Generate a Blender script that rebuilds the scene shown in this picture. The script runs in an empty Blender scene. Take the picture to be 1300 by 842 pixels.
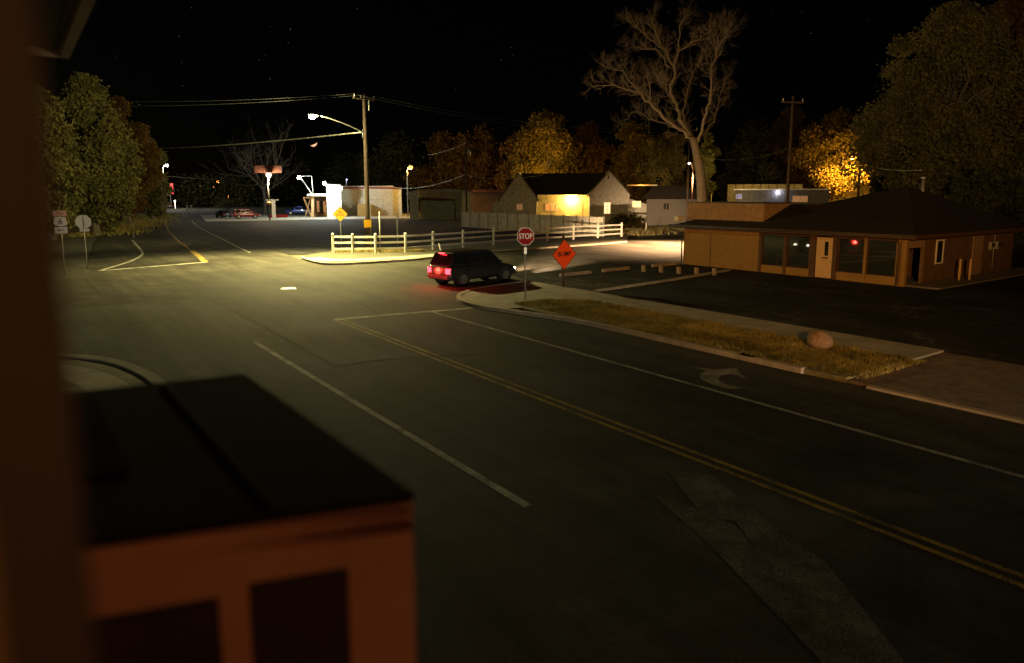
import bpy, bmesh, math, random
import numpy as np
from mathutils import Vector, Matrix
R = math.radians
S = bpy.context.scene
COL = S.collection
rnd = random.Random(7)

# ------------------------------------------------------------------ camera model
F, CX, CY, YH, VX, H = 885., 650., 376., 246., 10., 4.7
TH = math.atan((CY-YH)/F)
PSI = -math.atan((VX-CX)*math.cos(TH)/F)          # heading, clockwise from +Y
def ray(px, py):
    a = (px-CX)/F; b = -(py-CY)/F
    fy = math.cos(TH)+b*math.sin(TH); fz = -math.sin(TH)+b*math.cos(TH)
    return (a*math.cos(PSI)+fy*math.sin(PSI), -a*math.sin(PSI)+fy*math.cos(PSI), fz, fy)
def g(px, py, z=0.):
    X, Y, Z, _ = ray(px, py); t = (z-H)/Z
    return (X*t, Y*t)
def P(px, py, d):
    X, Y, Z, fy = ray(px, py); t = d/fy
    return Vector((X*t, Y*t, H+Z*t))
def ground_at(px, d):
    p = P(px, YH, d); return (p.x, p.y)
def azi(px):                                       # azimuth of a pixel column, clockwise from +Y
    x, y, _, _ = ray(px, YH); return math.atan2(x, y)

# ------------------------------------------------------------------ materials
def new_mat(name):
    m = bpy.data.materials.new(name); m.use_nodes = True
    nt = m.node_tree; b = nt.nodes['Principled BSDF']
    return m, nt, b
def N(nt, t, **kw):
    n = nt.nodes.new(t)
    for k, v in kw.items():
        if k in n.inputs: n.inputs[k].default_value = v
        else: setattr(n, k, v)
    return n
def c4(c): return (c[0], c[1], c[2], 1)
def mat(name, col, rough=.7, var=.25, scale=3., bump=.0, bscale=40., metal=0., var_col=None, stretch=None, spec=.5, coat=0):
    m, nt, b = new_mat(name)
    tc = N(nt, 'ShaderNodeTexCoord'); mp = N(nt, 'ShaderNodeMapping')
    if stretch: mp.inputs['Scale'].default_value = stretch
    nt.links.new(tc.outputs['Object'], mp.inputs['Vector'])
    n = N(nt, 'ShaderNodeTexNoise', Scale=scale, Detail=8., Roughness=.65)
    nt.links.new(mp.outputs[0], n.inputs['Vector'])
    r = N(nt, 'ShaderNodeValToRGB')
    lo = var_col or tuple(x*(1-var) for x in col); hi = tuple(min(1, x*(1+var*.6)) for x in col)
    r.color_ramp.elements[0].position = .3; r.color_ramp.elements[0].color = c4(lo)
    r.color_ramp.elements[1].position = .7; r.color_ramp.elements[1].color = c4(hi)
    nt.links.new(n.outputs['Fac'], r.inputs[0]); nt.links.new(r.outputs[0], b.inputs['Base Color'])
    b.inputs['Roughness'].default_value = rough; b.inputs['Metallic'].default_value = metal
    b.inputs['Specular IOR Level'].default_value = spec
    if coat: b.inputs['Coat Weight'].default_value = coat; b.inputs['Coat Roughness'].default_value = .05
    if bump:
        n2 = N(nt, 'ShaderNodeTexNoise', Scale=bscale, Detail=6.); nt.links.new(mp.outputs[0], n2.inputs['Vector'])
        bp = N(nt, 'ShaderNodeBump', Strength=bump, Distance=.02)
        nt.links.new(n2.outputs['Fac'], bp.inputs['Height']); nt.links.new(bp.outputs[0], b.inputs['Normal'])
    return m
def emit(name, col, strength):
    m, nt, b = new_mat(name)
    b.inputs['Base Color'].default_value = c4(col); b.inputs['Emission Color'].default_value = c4(col)
    b.inputs['Emission Strength'].default_value = strength; b.inputs['Roughness'].default_value = .4
    return m
def asphalt(name, base, crack=.5, patch=.35, crackcol=(.02, .02, .02), cscale=.16, rough=.84):
    """asphalt: aggregate grain, broad worn patches, tyre-darkened mottling, wandering cracks"""
    m, nt, b = new_mat(name)
    L = nt.links.new
    tc = N(nt, 'ShaderNodeTexCoord')
    n1 = N(nt, 'ShaderNodeTexNoise', Scale=.22, Detail=7., Roughness=.62, Distortion=.6); L(tc.outputs['Object'], n1.inputs['Vector'])
    n2 = N(nt, 'ShaderNodeTexNoise', Scale=26., Detail=5., Roughness=.8); L(tc.outputs['Object'], n2.inputs['Vector'])
    n3 = N(nt, 'ShaderNodeTexNoise', Scale=1.7, Detail=8., Roughness=.7); L(tc.outputs['Object'], n3.inputs['Vector'])
    r1 = N(nt, 'ShaderNodeValToRGB'); e = r1.color_ramp.elements
    e[0].position = .33; e[0].color = c4([x*(1-patch) for x in base]); e[1].position = .68; e[1].color = c4([x*(1+patch) for x in base])
    L(n1.outputs['Fac'], r1.inputs[0])
    r2 = N(nt, 'ShaderNodeMapRange'); r2.inputs['From Min'].default_value = .3; r2.inputs['From Max'].default_value = .7
    r2.inputs['To Min'].default_value = .45; r2.inputs['To Max'].default_value = 1.6; L(n2.outputs['Fac'], r2.inputs[0])
    r3 = N(nt, 'ShaderNodeMapRange'); r3.inputs['From Min'].default_value = .3; r3.inputs['From Max'].default_value = .7
    r3.inputs['To Min'].default_value = .72; r3.inputs['To Max'].default_value = 1.25; L(n3.outputs['Fac'], r3.inputs[0])
    mu = N(nt, 'ShaderNodeMath', operation='MULTIPLY'); L(r2.outputs[0], mu.inputs[0]); L(r3.outputs[0], mu.inputs[1])
    vm = N(nt, 'ShaderNodeVectorMath', operation='SCALE'); L(r1.outputs[0], vm.inputs[0]); L(mu.outputs[0], vm.inputs['Scale'])
    mp2 = N(nt, 'ShaderNodeMapping'); mp2.inputs['Scale'].default_value = (.9, .045, 1); L(tc.outputs['Object'], mp2.inputs['Vector'])
    n4 = N(nt, 'ShaderNodeTexNoise', Scale=1.2, Detail=5., Roughness=.6); L(mp2.outputs[0], n4.inputs['Vector'])
    r4 = N(nt, 'ShaderNodeMapRange'); r4.inputs['From Min'].default_value = .35; r4.inputs['From Max'].default_value = .65
    r4.inputs['To Min'].default_value = .68; r4.inputs['To Max'].default_value = 1.25; L(n4.outputs['Fac'], r4.inputs[0])
    vm4 = N(nt, 'ShaderNodeVectorMath', operation='SCALE'); L(vm.outputs[0], vm4.inputs[0]); L(r4.outputs[0], vm4.inputs['Scale'])
    vo2 = N(nt, 'ShaderNodeTexVoronoi', feature='DISTANCE_TO_EDGE', Scale=.62)
    cr2 = N(nt, 'ShaderNodeMapRange'); cr2.inputs['From Max'].default_value = .014; cr2.inputs['To Min'].default_value = crack*.8; cr2.inputs['To Max'].default_value = 0; L(vo2.outputs['Distance'], cr2.inputs[0])
    g2_ = N(nt, 'ShaderNodeMapRange'); g2_.inputs['From Min'].default_value = .5; g2_.inputs['From Max'].default_value = .58; L(n3.outputs['Fac'], g2_.inputs[0])
    c2m = N(nt, 'ShaderNodeMath', operation='MULTIPLY'); L(cr2.outputs[0], c2m.inputs[0]); L(g2_.outputs[0], c2m.inputs[1])
    # cracks
    dn = N(nt, 'ShaderNodeTexNoise', Scale=.9, Detail=6., Roughness=.7); L(tc.outputs['Object'], dn.inputs['Vector'])
    ds = N(nt, 'ShaderNodeVectorMath', operation='SCALE'); ds.inputs['Scale'].default_value = 2.6; L(dn.outputs['Color'], ds.inputs[0])
    ad = N(nt, 'ShaderNodeVectorMath', operation='ADD'); L(tc.outputs['Object'], ad.inputs[0]); L(ds.outputs[0], ad.inputs[1])
    vo = N(nt, 'ShaderNodeTexVoronoi', feature='DISTANCE_TO_EDGE', Scale=cscale); L(ad.outputs[0], vo.inputs['Vector'])
    cr = N(nt, 'ShaderNodeMapRange'); cr.inputs['From Min'].default_value = .0; cr.inputs['From Max'].default_value = .045*cscale
    cr.inputs['To Min'].default_value = crack; cr.inputs['To Max'].default_value = 0; L(vo.outputs['Distance'], cr.inputs[0])
    gate = N(nt, 'ShaderNodeMapRange'); gate.inputs['From Min'].default_value = .45; gate.inputs['From Max'].default_value = .6; L(n1.outputs['Fac'], gate.inputs[0])
    cm = N(nt, 'ShaderNodeMath', operation='MULTIPLY'); L(cr.outputs[0], cm.inputs[0]); L(gate.outputs[0], cm.inputs[1])
    L(ad.outputs[0], vo2.inputs['Vector']); cmx = N(nt, 'ShaderNodeMath', operation='MAXIMUM'); L(cm.outputs[0], cmx.inputs[0]); L(c2m.outputs[0], cmx.inputs[1])
    mx = N(nt, 'ShaderNodeMix', data_type='RGBA'); L(cmx.outputs[0], mx.inputs[0]); L(vm4.outputs[0], mx.inputs[6]); mx.inputs[7].default_value = c4(crackcol)
    L(mx.outputs[2], b.inputs['Base Color'])
    rr = N(nt, 'ShaderNodeMapRange'); rr.inputs['To Min'].default_value = rough-.12; rr.inputs['To Max'].default_value = rough+.14; L(n1.outputs['Fac'], rr.inputs[0]); L(rr.outputs[0], b.inputs['Roughness'])
    bp = N(nt, 'ShaderNodeBump', Strength=.9, Distance=.02); L(n2.outputs['Fac'], bp.inputs['Height']); L(bp.outputs[0], b.inputs['Normal'])
    b.inputs['Specular IOR Level'].default_value = .1
    return m
def paint(name, col, under=(.05, .048, .042), wear=.5):
    """road paint worn through to the asphalt in patches"""
    m, nt, b = new_mat(name); L = nt.links.new
    tc = N(nt, 'ShaderNodeTexCoord')
    n1 = N(nt, 'ShaderNodeTexNoise', Scale=1.1, Detail=9., Roughness=.8); L(tc.outputs['Object'], n1.inputs['Vector'])
    n2 = N(nt, 'ShaderNodeTexNoise', Scale=34., Detail=4., Roughness=.7); L(tc.outputs['Object'], n2.inputs['Vector'])
    a = N(nt, 'ShaderNodeMath', operation='ADD'); L(n1.outputs['Fac'], a.inputs[0]); L(n2.outputs['Fac'], a.inputs[1])
    r = N(nt, 'ShaderNodeMapRange'); r.inputs['From Min'].default_value = .78+wear*.25; r.inputs['From Max'].default_value = 1.02+wear*.25; L(a.outputs[0], r.inputs[0])
    mx = N(nt, 'ShaderNodeMix', data_type='RGBA'); mx.inputs[6].default_value = c4(col); mx.inputs[7].default_value = c4(under); L(r.outputs[0], mx.inputs[0])
    L(mx.outputs[2], b.inputs['Base Color']); b.inputs['Roughness'].default_value = .85; b.inputs['Specular IOR Level'].default_value = .15
    return m
def glass(name, col=(.02, .025, .025), rough=.03):
    m, nt, b = new_mat(name)
    b.inputs['Base Color'].default_value = c4(col); b.inputs['Roughness'].default_value = rough
    b.inputs['Specular IOR Level'].default_value = .9; b.inputs['IOR'].default_value = 1.55
    return m
def siding(name, col, pitch=.15, horizontal=True, depth=.5, rough=.6):
    """lapped boards or vertical grooves as bump with a slight tone change between boards"""
    m, nt, b = new_mat(name); L = nt.links.new
    tc = N(nt, 'ShaderNodeTexCoord'); sx = N(nt, 'ShaderNodeSeparateXYZ'); L(tc.outputs['Object'], sx.inputs[0])
    if horizontal: src = sx.outputs['Z']
    else:
        a0 = N(nt, 'ShaderNodeMath', operation='ADD'); L(sx.outputs['X'], a0.inputs[0]); L(sx.outputs['Y'], a0.inputs[1]); src = a0.outputs[0]
    dv = N(nt, 'ShaderNodeMath', operation='DIVIDE'); L(src, dv.inputs[0]); dv.inputs[1].default_value = pitch
    fr = N(nt, 'ShaderNodeMath', operation='FRACT'); L(dv.outputs[0], fr.inputs[0])
    gt = N(nt, 'ShaderNodeMapRange'); gt.inputs['From Min'].default_value = .0; gt.inputs['From Max'].default_value = .14; L(fr.outputs[0], gt.inputs[0])
    n = N(nt, 'ShaderNodeTexNoise', Scale=2.2, Detail=7., Roughness=.7); L(tc.outputs['Object'], n.inputs['Vector'])
    r = N(nt, 'ShaderNodeMapRange'); r.inputs['From Min'].default_value = .3; r.inputs['From Max'].default_value = .7
    r.inputs['To Min'].default_value = .55; r.inputs['To Max'].default_value = 1.2; L(n.outputs['Fac'], r.inputs[0])
    g2 = N(nt, 'ShaderNodeMapRange'); g2.inputs['To Min'].default_value = .62; L(gt.outputs[0], g2.inputs[0])
    mu = N(nt, 'ShaderNodeMath', operation='MULTIPLY'); L(r.outputs[0], mu.inputs[0]); L(g2.outputs[0], mu.inputs[1])
    vm = N(nt, 'ShaderNodeVectorMath', operation='SCALE'); vm.inputs[0].default_value = col; L(mu.outputs[0], vm.inputs['Scale'])
    L(vm.outputs[0], b.inputs['Base Color']); b.inputs['Roughness'].default_value = rough
    bp = N(nt, 'ShaderNodeBump', Strength=depth, Distance=.02); L(gt.outputs[0], bp.inputs['Height']); L(bp.outputs[0], b.inputs['Normal'])
    return m
def leafmat(name, a, b_, c):
    m, nt, b = new_mat(name); L = nt.links.new
    tc = N(nt, 'ShaderNodeTexCoord')
    n = N(nt, 'ShaderNodeTexNoise', Scale=.45, Detail=5., Roughness=.75); L(tc.outputs['Object'], n.inputs['Vector'])
    n2 = N(nt, 'ShaderNodeTexNoise', Scale=5., Detail=3.); L(tc.outputs['Object'], n2.inputs['Vector'])
    ad = N(nt, 'ShaderNodeMath', operation='MULTIPLY_ADD'); L(n2.outputs['Fac'], ad.inputs[0]); ad.inputs[1].default_value = .5; L(n.outputs['Fac'], ad.inputs[2])
    r = N(nt, 'ShaderNodeValToRGB'); e = r.color_ramp.elements
    e[0].position = .55; e[0].color = c4(a); e[1].position = .95; e[1].color = c4(c); x = e.new(.74); x.color = c4(b_)
    L(ad.outputs[0], r.inputs[0]); L(r.outputs[0], b.inputs['Base Color']); b.inputs['Roughness'].default_value = .75
    b.inputs['Specular IOR Level'].default_value = .2
    tr = N(nt, 'ShaderNodeBsdfTranslucent'); L(r.outputs[0], tr.inputs[0]); ms = N(nt, 'ShaderNodeMixShader'); ms.inputs[0].default_value = .35
    L(b.outputs[0], ms.inputs[1]); L(tr.outputs[0], ms.inputs[2]); L(ms.outputs[0], nt.nodes['Material Output'].inputs['Surface'])
    return m
M = {}
M['asphalt'] = asphalt('road asphalt', (.05, .047, .039), patch=.5, crack=.8, cscale=.13)
M['asphalt_pale'] = asphalt('paler apron asphalt', (.066, .068, .056), patch=.25, cscale=.1)
M['asphalt_dark'] = asphalt('old parking asphalt', (.03, .03, .03), crack=.55, crackcol=(.34, .3, .2), cscale=.2, patch=.45)
M['white'] = paint('worn white road paint', (.5, .49, .44))
M['white_faint'] = paint('very worn white road paint', (.2, .19, .17), wear=.2)
M['white_stall'] = paint('faded stall paint', (.24, .23, .19), under=(.035, .034, .032), wear=.2)
M['yellow'] = paint('worn yellow road paint', (.52, .34, .06), wear=.4)
M['concrete'] = mat('weathered concrete', (.3, .28, .24), .85, .35, 1.2, .5, 60)
M['concrete_dark'] = mat('stained concrete', (.17, .155, .13), .9, .4, .9, .5, 50)
M['gravel'] = mat('pinkish gravelly concrete', (.16, .12, .1), .95, .5, 3, .9, 40)
M['kerb'] = mat('kerb concrete', (.34, .29, .22), .85, .35, 2.2, .4, 60)
M['dirt'] = mat('dry dirt ground', (.06, .052, .034), .95, .5, .25, .7, 6, var_col=(.022, .026, .014))
M['turf'] = mat('patchy autumn turf', (.2, .17, .07), .95, .5, 1.4, .9, 30, var_col=(.05, .04, .02))
M['wood_pole'] = mat('creosoted wooden pole', (.09, .06, .04), .9, .5, 6, .5, 30, stretch=(6, 6, .5))
M['galv'] = mat('galvanised steel', (.42, .42, .4), .45, .2, 8, metal=.7)
M['galv_dull'] = mat('dull galvanised post', (.3, .3, .27), .6, .2, 8, metal=.3)
M['cable'] = mat('weathered cable', (.015, .015, .014), .6, .3, 20)
M['cable_wrap'] = mat('pale wrapped cable', (.6, .58, .5), .5, .85, 1.7, var_col=(.1, .1, .09))
M['vinyl'] = mat('white vinyl fence', (.72, .69, .62), .5, .15, 2)
M['vinyl_panel'] = siding('grey white privacy panel', (.66, .62, .53), .15, False, .4)
M['stucco'] = mat('ochre stucco', (.29, .175, .055), .9, .2, 1.5, .5, 40)
M['trim_brown'] = mat('brown painted trim', (.09, .045, .022), .6, .3, 6, .2)
M['panel_wood'] = siding('brown grooved plywood', (.15, .088, .05), .3, False, .8)
M['door_cream'] = mat('cream painted door', (.62, .42, .22), .5, .12, 2)
M['door_brown'] = mat('brown pink painted door', (.3, .2, .13), .6, .15, 2)
M['shingle'] = siding('dark asphalt shingles', (.013, .0095, .007), .14, True, .9, .9)
M['parapet'] = mat('ochre parapet board', (.34, .21, .115), .85, .3, 3, .4, 30)
M['window_dark'] = glass('shop window glass')
M['black'] = mat('black rubber', (.015, .015, .015), .8, .2)
M['dark_metal'] = mat('dark painted metal', (.04, .04, .04), .5, .3, 5)
M['rim'] = mat('alloy', (.5, .5, .5), .3, .1, metal=.9)
M['bark'] = mat('grey furrowed bark', (.13, .11, .09), .95, .5, 5, .8, 20, stretch=(3, 3, .6))
M['bark_pale'] = mat('pale cottonwood bark', (.32, .27, .21), .9, .45, 3, .8, 14, stretch=(3, 3, .8))
M['leaf_olive'] = leafmat('olive leaves', (.045, .05, .018), (.14, .13, .045), (.24, .2, .07))
M['leaf_gold'] = leafmat('turning golden leaves', (.06, .045, .012), (.15, .11, .02), (.24, .16, .03))
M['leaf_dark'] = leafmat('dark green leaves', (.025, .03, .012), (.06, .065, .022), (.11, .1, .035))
M['leaf_rust'] = leafmat('rusty leaves', (.07, .035, .01), (.15, .085, .02), (.2, .12, .03))
M['straw'] = leafmat('straw coloured weeds', (.12, .1, .04), (.24, .2, .09), (.36, .3, .15))
M['grass_blade'] = leafmat('grass blades', (.08, .08, .02), (.26, .21, .06), (.46, .35, .12))
M['rock'] = mat('red sandstone', (.2, .12, .06), .9, .5, 5, 1., 9)
M['red_sign'] = mat('red sign sheeting', (.3, .012, .015), .65, .1, spec=.1)
M['orange_sign'] = mat('orange fluorescent sheeting', (.95, .09, .012), .6, .08, spec=.1)
M['yellow_sign'] = mat('yellow sign sheeting', (.75, .42, .02), .35, .1)
M['white_sign'] = mat('white sign sheeting', (.7, .67, .6), .4, .05)
M['pink_sign'] = mat('faded orange pink sign', (.7, .3, .2), .4, .08)
M['ink'] = mat('black sign ink', (.012, .012, .012), .5, .1)
M['sign_back'] = mat('bare aluminium sign back', (.5, .52, .48), .45, .15, 5, metal=.5)

# ------------------------------------------------------------------ object helpers
ORG = {}
def tag(o, label=None, cat=None, group=None, kind=None):
    if label: o['label'] = label
    if cat: o['category'] = cat
    if group: o['group'] = group
    if kind: o['kind'] = kind
    return o
def empty(name, loc, label, cat, group=None, rz=0):
    o = bpy.data.objects.new(name, None); COL.objects.link(o)
    o.location = loc; o.rotation_euler = (0, 0, rz); o.empty_display_size = .3
    ORG[o.name] = Vector(loc) if len(loc) == 3 else Vector((*loc, 0))
    return tag(o, label, cat, group)
class MB:
    def __init__(s): s.v = []; s.f = []; s.sm = []
    def add(s, vs, fs, smooth=False):
        k = len(s.v); s.v += [tuple(v) for v in vs]; s.f += [tuple(i+k for i in f) for f in fs]; s.sm += [smooth]*len(fs); return s
    def box(s, x0, x1, y0, y1, z0, z1):
        v = [(x0,y0,z0),(x1,y0,z0),(x1,y1,z0),(x0,y1,z0),(x0,y0,z1),(x1,y0,z1),(x1,y1,z1),(x0,y1,z1)]
        return s.add(v, [(3,2,1,0),(4,5,6,7),(0,1,5,4),(1,2,6,5),(2,3,7,6),(3,0,4,7)])
    def bbox(s, x0, x1, y0, y1, z0, z1, b=.02):
        """box with chamfered edges (three crossed slabs' hull)"""
        bm = bmesh.new(); bmesh.ops.create_cube(bm, size=1)
        for v in bm.verts:
            v.co = Vector(((x0+x1)/2+v.co.x*(x1-x0), (y0+y1)/2+v.co.y*(y1-y0), (z0+z1)/2+v.co.z*(z1-z0)))
        bmesh.ops.bevel(bm, geom=bm.edges[:], offset=b, segments=2, affect='EDGES', profile=.5)
        bm.verts.index_update()
        s.add([v.co[:] for v in bm.verts], [[v.index for v in f.verts] for f in bm.faces]); bm.free(); return s
    def beam(s, a, b, w, h=None):
        a = Vector(a); b = Vector(b); d = (b-a).normalized(); h = h or w
        up = Vector((0, 0, 1)) if abs(d.z) < .95 else Vector((1, 0, 0))
        r = d.cross(up).normalized(); u = r.cross(d)
        v = [p+r*sx*w/2+u*sz*h/2 for p in (a, b) for sx, sz in ((-1,-1),(1,-1),(1,1),(-1,1))]
        return s.add(v, [(3,2,1,0),(4,5,6,7),(0,1,5,4),(1,2,6,5),(2,3,7,6),(3,0,4,7)])
    def tube(s, pts, rad, n=8, caps=True, smooth=True):
        pts = [Vector(p) for p in pts]; rs = rad if isinstance(rad, (list, tuple)) else [rad]*len(pts)
        k = len(s.v); prev = None
        for i, p in enumerate(pts):
            d = (pts[min(i+1, len(pts)-1)]-pts[max(i-1, 0)]).normalized()
            if prev is None:
                up = Vector((0, 0, 1)) if abs(d.z) < .9 else Vector((1, 0, 0)); r = d.cross(up).normalized()
            else:
                r = (prev-d*prev.dot(d)); r = r.normalized() if r.length > 1e-5 else d.orthogonal().normalized()
            prev = r; u = d.cross(r)
            for j in range(n):
                t = 2*math.pi*j/n; s.v.append(tuple(p+(r*math.cos(t)+u*math.sin(t))*rs[i]))
        for i in range(len(pts)-1):
            for j in range(n):
                a = k+i*n+j; b = k+i*n+(j+1) % n; s.f.append((a, b, b+n, a+n)); s.sm.append(smooth)
        if caps:
            s.f.append(tuple(k+j for j in range(n))[::-1]); s.f.append(tuple(k+(len(pts)-1)*n+j for j in range(n))); s.sm += [False]*2
        return s
    def prism(s, poly, z0, z1):
        n = len(poly); v = [(x, y, z0) for x, y in poly]+[(x, y, z1) for x, y in poly]
        return s.add(v, [tuple(range(n))[::-1], tuple(range(n, 2*n))]+[(i, (i+1) % n, n+(i+1) % n, n+i) for i in range(n)])
    def prism_xz(s, poly, y0, y1):
        n = len(poly); v = [(x, y0, z) for x, z in poly]+[(x, y1, z) for x, z in poly]
        return s.add(v, [tuple(range(n)), tuple(range(n, 2*n))[::-1]]+[((i+1) % n, i, n+i, n+(i+1) % n) for i in range(n)])
    def sheet(s, poly, z=0.):
        return s.add([(x, y, z) for x, y in poly], [tuple(range(len(poly)))])
    def disc(s, c, r, axis, n=20, th=.02):
        a = Vector(axis).normalized(); c = Vector(c); return s.tube([c-a*th/2, c+a*th/2], r, n, smooth=False)
    def sphere(s, c, r, n=10, sq=(1, 1, 1)):
        c = Vector(c); k = len(s.v); m = n//2+1
        for i in range(1, m):
            for j in range(n):
                a = math.pi*i/m; t = 2*math.pi*j/n
                s.v.append((c.x+r*sq[0]*math.sin(a)*math.cos(t), c.y+r*sq[1]*math.sin(a)*math.sin(t), c.z+r*sq[2]*math.cos(a)))
        s.v += [(c.x, c.y, c.z+r*sq[2]), (c.x, c.y, c.z-r*sq[2])]; T = len(s.v)-2
        for i in range(m-2):
            for j in range(n):
                a = k+i*n+j; b = k+i*n+(j+1) % n; s.f.append((a, a+n, b+n, b)); s.sm.append(True)
        for j in range(n):
            s.f.append((T, k+j, k+(j+1) % n)); s.f.append((T+1, k+(m-2)*n+(j+1) % n, k+(m-2)*n+j)); s.sm += [True]*2
        return s
    def build(s, name, m, parent=None, local=False):
        vs = np.array(s.v, dtype=float)
        if parent is not None:
            org = Vector((0, 0, 0)) if local else ORG[parent.name]
            o_loc = Vector((0, 0, 0))
            if not local: vs = vs-np.array(org)
            world = ORG[parent.name]
        else:
            lo, hi = vs.min(0), vs.max(0); org = Vector(((lo[0]+hi[0])/2, (lo[1]+hi[1])/2, lo[2])); vs = vs-np.array(org); o_loc = org; world = org
        me = bpy.data.meshes.new(name); me.from_pydata(vs.tolist(), [], s.f); me.materials.append(m)
        me.polygons.foreach_set('use_smooth', s.sm); me.update()
        bm = bmesh.new(); bm.from_mesh(me)
        if len(s.f) < 4000: bmesh.ops.recalc_face_normals(bm, faces=bm.faces)
        bm.to_mesh(me); bm.free()
        o = bpy.data.objects.new(name, me); COL.objects.link(o); o.location = o_loc
        if parent is not None: o.parent = parent
        ORG[o.name] = world.copy()
        return o
def struct(name, mb, m, kind='structure'):
    o = mb.build(name, m); o['kind'] = kind; return o
def up_sheet(name, poly, z, m):
    mb = MB().sheet(poly, z); o = mb.build(name, m)
    if o.data.polygons[0].normal.z < 0: o.data.flip_normals()
    o['kind'] = 'structure'; return o
def strip(mb, pts, w, z):
    """flat ribbon along a polyline"""
    pts = [Vector((p[0], p[1], 0)) for p in pts]; L = []; Rr = []
    for i, p in enumerate(pts):
        d = (pts[min(i+1, len(pts)-1)]-pts[max(i-1, 0)]).normalized(); n = Vector((-d.y, d.x, 0))
        L.append((p.x+n.x*w/2, p.y+n.y*w/2, z)); Rr.append((p.x-n.x*w/2, p.y-n.y*w/2, z))
    k = len(pts); mb.add(L+Rr, [(i, k+i, k+i+1, i+1) for i in range(k-1)]); return mb
def kerb(mb, pts, w, z0, z1):
    pts = [Vector((p[0], p[1], 0)) for p in pts]; A = []; B = []
    for i, p in enumerate(pts):
        d = (pts[min(i+1, len(pts)-1)]-pts[max(i-1, 0)]).normalized(); n = Vector((-d.y, d.x, 0))
        A.append(p+n*w/2); B.append(p-n*w/2)
    for i in range(len(pts)-1):
        q = [A[i], B[i], B[i+1], A[i+1]]
        mb.add([(v.x, v.y, z0) for v in q]+[(v.x, v.y, z1) for v in q], [(4,5,6,7),(0,1,5,4),(1,2,6,5),(2,3,7,6),(3,0,4,7)])
    return mb
def smooth_line(pts, k=6):
    """Catmull-Rom through points"""
    P_ = [Vector((*p, 0)) if len(p) == 2 else Vector(p) for p in pts]; out = []
    for i in range(len(P_)-1):
        a, b, c, d = P_[max(i-1, 0)], P_[i], P_[i+1], P_[min(i+2, len(P_)-1)]
        for j in range(k):
            t = j/k; out.append(.5*((2*b)+(c-a)*t+(2*a-5*b+4*c-d)*t*t+(3*b-a-3*c+d)*t**3))
    out.append(P_[-1]); return out
def child(o, parent, loc=(0, 0, 0)):
    o.parent = parent; o.location = loc; return o
def point(name, loc, col, power, rad=.15, parent=None, spot=None, target=None, blend=.6):
    l = bpy.data.lights.new(name, 'SPOT' if spot else 'POINT'); l.color = col; l.energy = power; l.shadow_soft_size = rad
    if spot: l.spot_size = R(spot); l.spot_blend = blend
    o = bpy.data.objects.new(name, l); COL.objects.link(o); o.location = loc
    if parent is not None:
        o.parent = parent
        if parent.rotation_euler.z == 0: o.location = Vector(loc)-ORG[parent.name]
        else: o.location = Matrix.Rotation(-parent.rotation_euler.z, 3, 'Z') @ (Vector(loc)-ORG[parent.name])
    if target is not None:
        q = (Vector(target)-Vector(loc)).to_track_quat('-Z', 'Y')
        if parent is not None and parent.rotation_euler.z: q = Matrix.Rotation(-parent.rotation_euler.z, 3, 'Z').to_quaternion() @ q
        o.rotation_euler = q.to_euler()
    return o
def text(name, body, size, m, parent, loc, rot=(R(90), 0, 0), sx=1., th=.004):
    cu = bpy.data.curves.new(name, 'FONT'); cu.body = body; cu.size = size; cu.align_x = 'CENTER'; cu.align_y = 'CENTER'; cu.extrude = th; cu.offset = size*.012
    t = bpy.data.objects.new('tmp', cu); COL.objects.link(t)
    bpy.context.view_layer.update()
    me = bpy.data.meshes.new_from_object(t.evaluated_get(bpy.context.evaluated_depsgraph_get()))
    bpy.data.objects.remove(t); me.name = name
    me.materials.clear(); me.materials.append(m)
    for v in me.vertices: v.co.x *= sx
    o = bpy.data.objects.new(name, me); COL.objects.link(o); o.parent = parent; o.location = loc; o.rotation_euler = rot
    ORG[o.name] = ORG[parent.name]
    return o

# ------------------------------------------------------------------ ground, roads, kerbs, markings
up_sheet('ground', [(-900, -300), (1500, -300), (1500, 1500), (-900, 1500)], -.05, M['dirt'])
north_c = smooth_line([(10.8, 51.5), (11.9, 61.2), (13, 71.5), (13.7, 78), (17.3, 105), (24, 145), (36.8, 210), (62, 300)])
def offset_line(pts, k):
    o = []
    for i, p in enumerate(pts):
        d = (pts[min(i+1, len(pts)-1)]-pts[max(i-1, 0)]).normalized(); o.append((p.x-d.y*k, p.y+d.x*k))
    return o
westL = offset_line(north_c, 7.2); eastL = offset_line(north_c, -6.2)
up_sheet('main_road', [(-20, -60), (16.62, -60), (16.62, 21), (16.5, 52)]+eastL+westL[::-1]+[(3.2, 50), (3.2, 36), (-20, 34)], 0, M['asphalt'])
up_sheet('side_road', [(-90, 30), (3.2, 31), (15.5, 22), (15.5, 26), (16.5, 27.5), (18.2, 28.5), (22, 29.5), (24, 34.6), (160, 40), (160, 58), (50, 52.5), (28, 48.4), (19, 46), (17, 47.3), (17, 56), (3.4, 56), (-90, 50)], -.004, M['asphalt'])
up_sheet('west_apron', [g(385, 479), g(425, 467), (6.95, 33.7), (-20, 33.7), (-20, 17)], .002, M['asphalt_pale'])
up_sheet('east_lot', [(17.5, 53.9), (22, 53.9), (26, 50.6), (40, 56.5), (58, 60), (90, 74), (110, 112), (44, 126), (27, 128), (21, 100)], -.008, M['asphalt_dark'])
up_sheet('forecourt', [(19.5, 116), (40, 112), (62, 98), (95, 86), (130, 108), (95, 150), (31, 168)], -.012, M['concrete'])
up_sheet('parking_lot', [(22.2, -20), (80, -20), (80, 16), (52, 33), (40, 35.2), (24, 34.4), (22.2, 29)], .02, M['asphalt_dark'])
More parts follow.
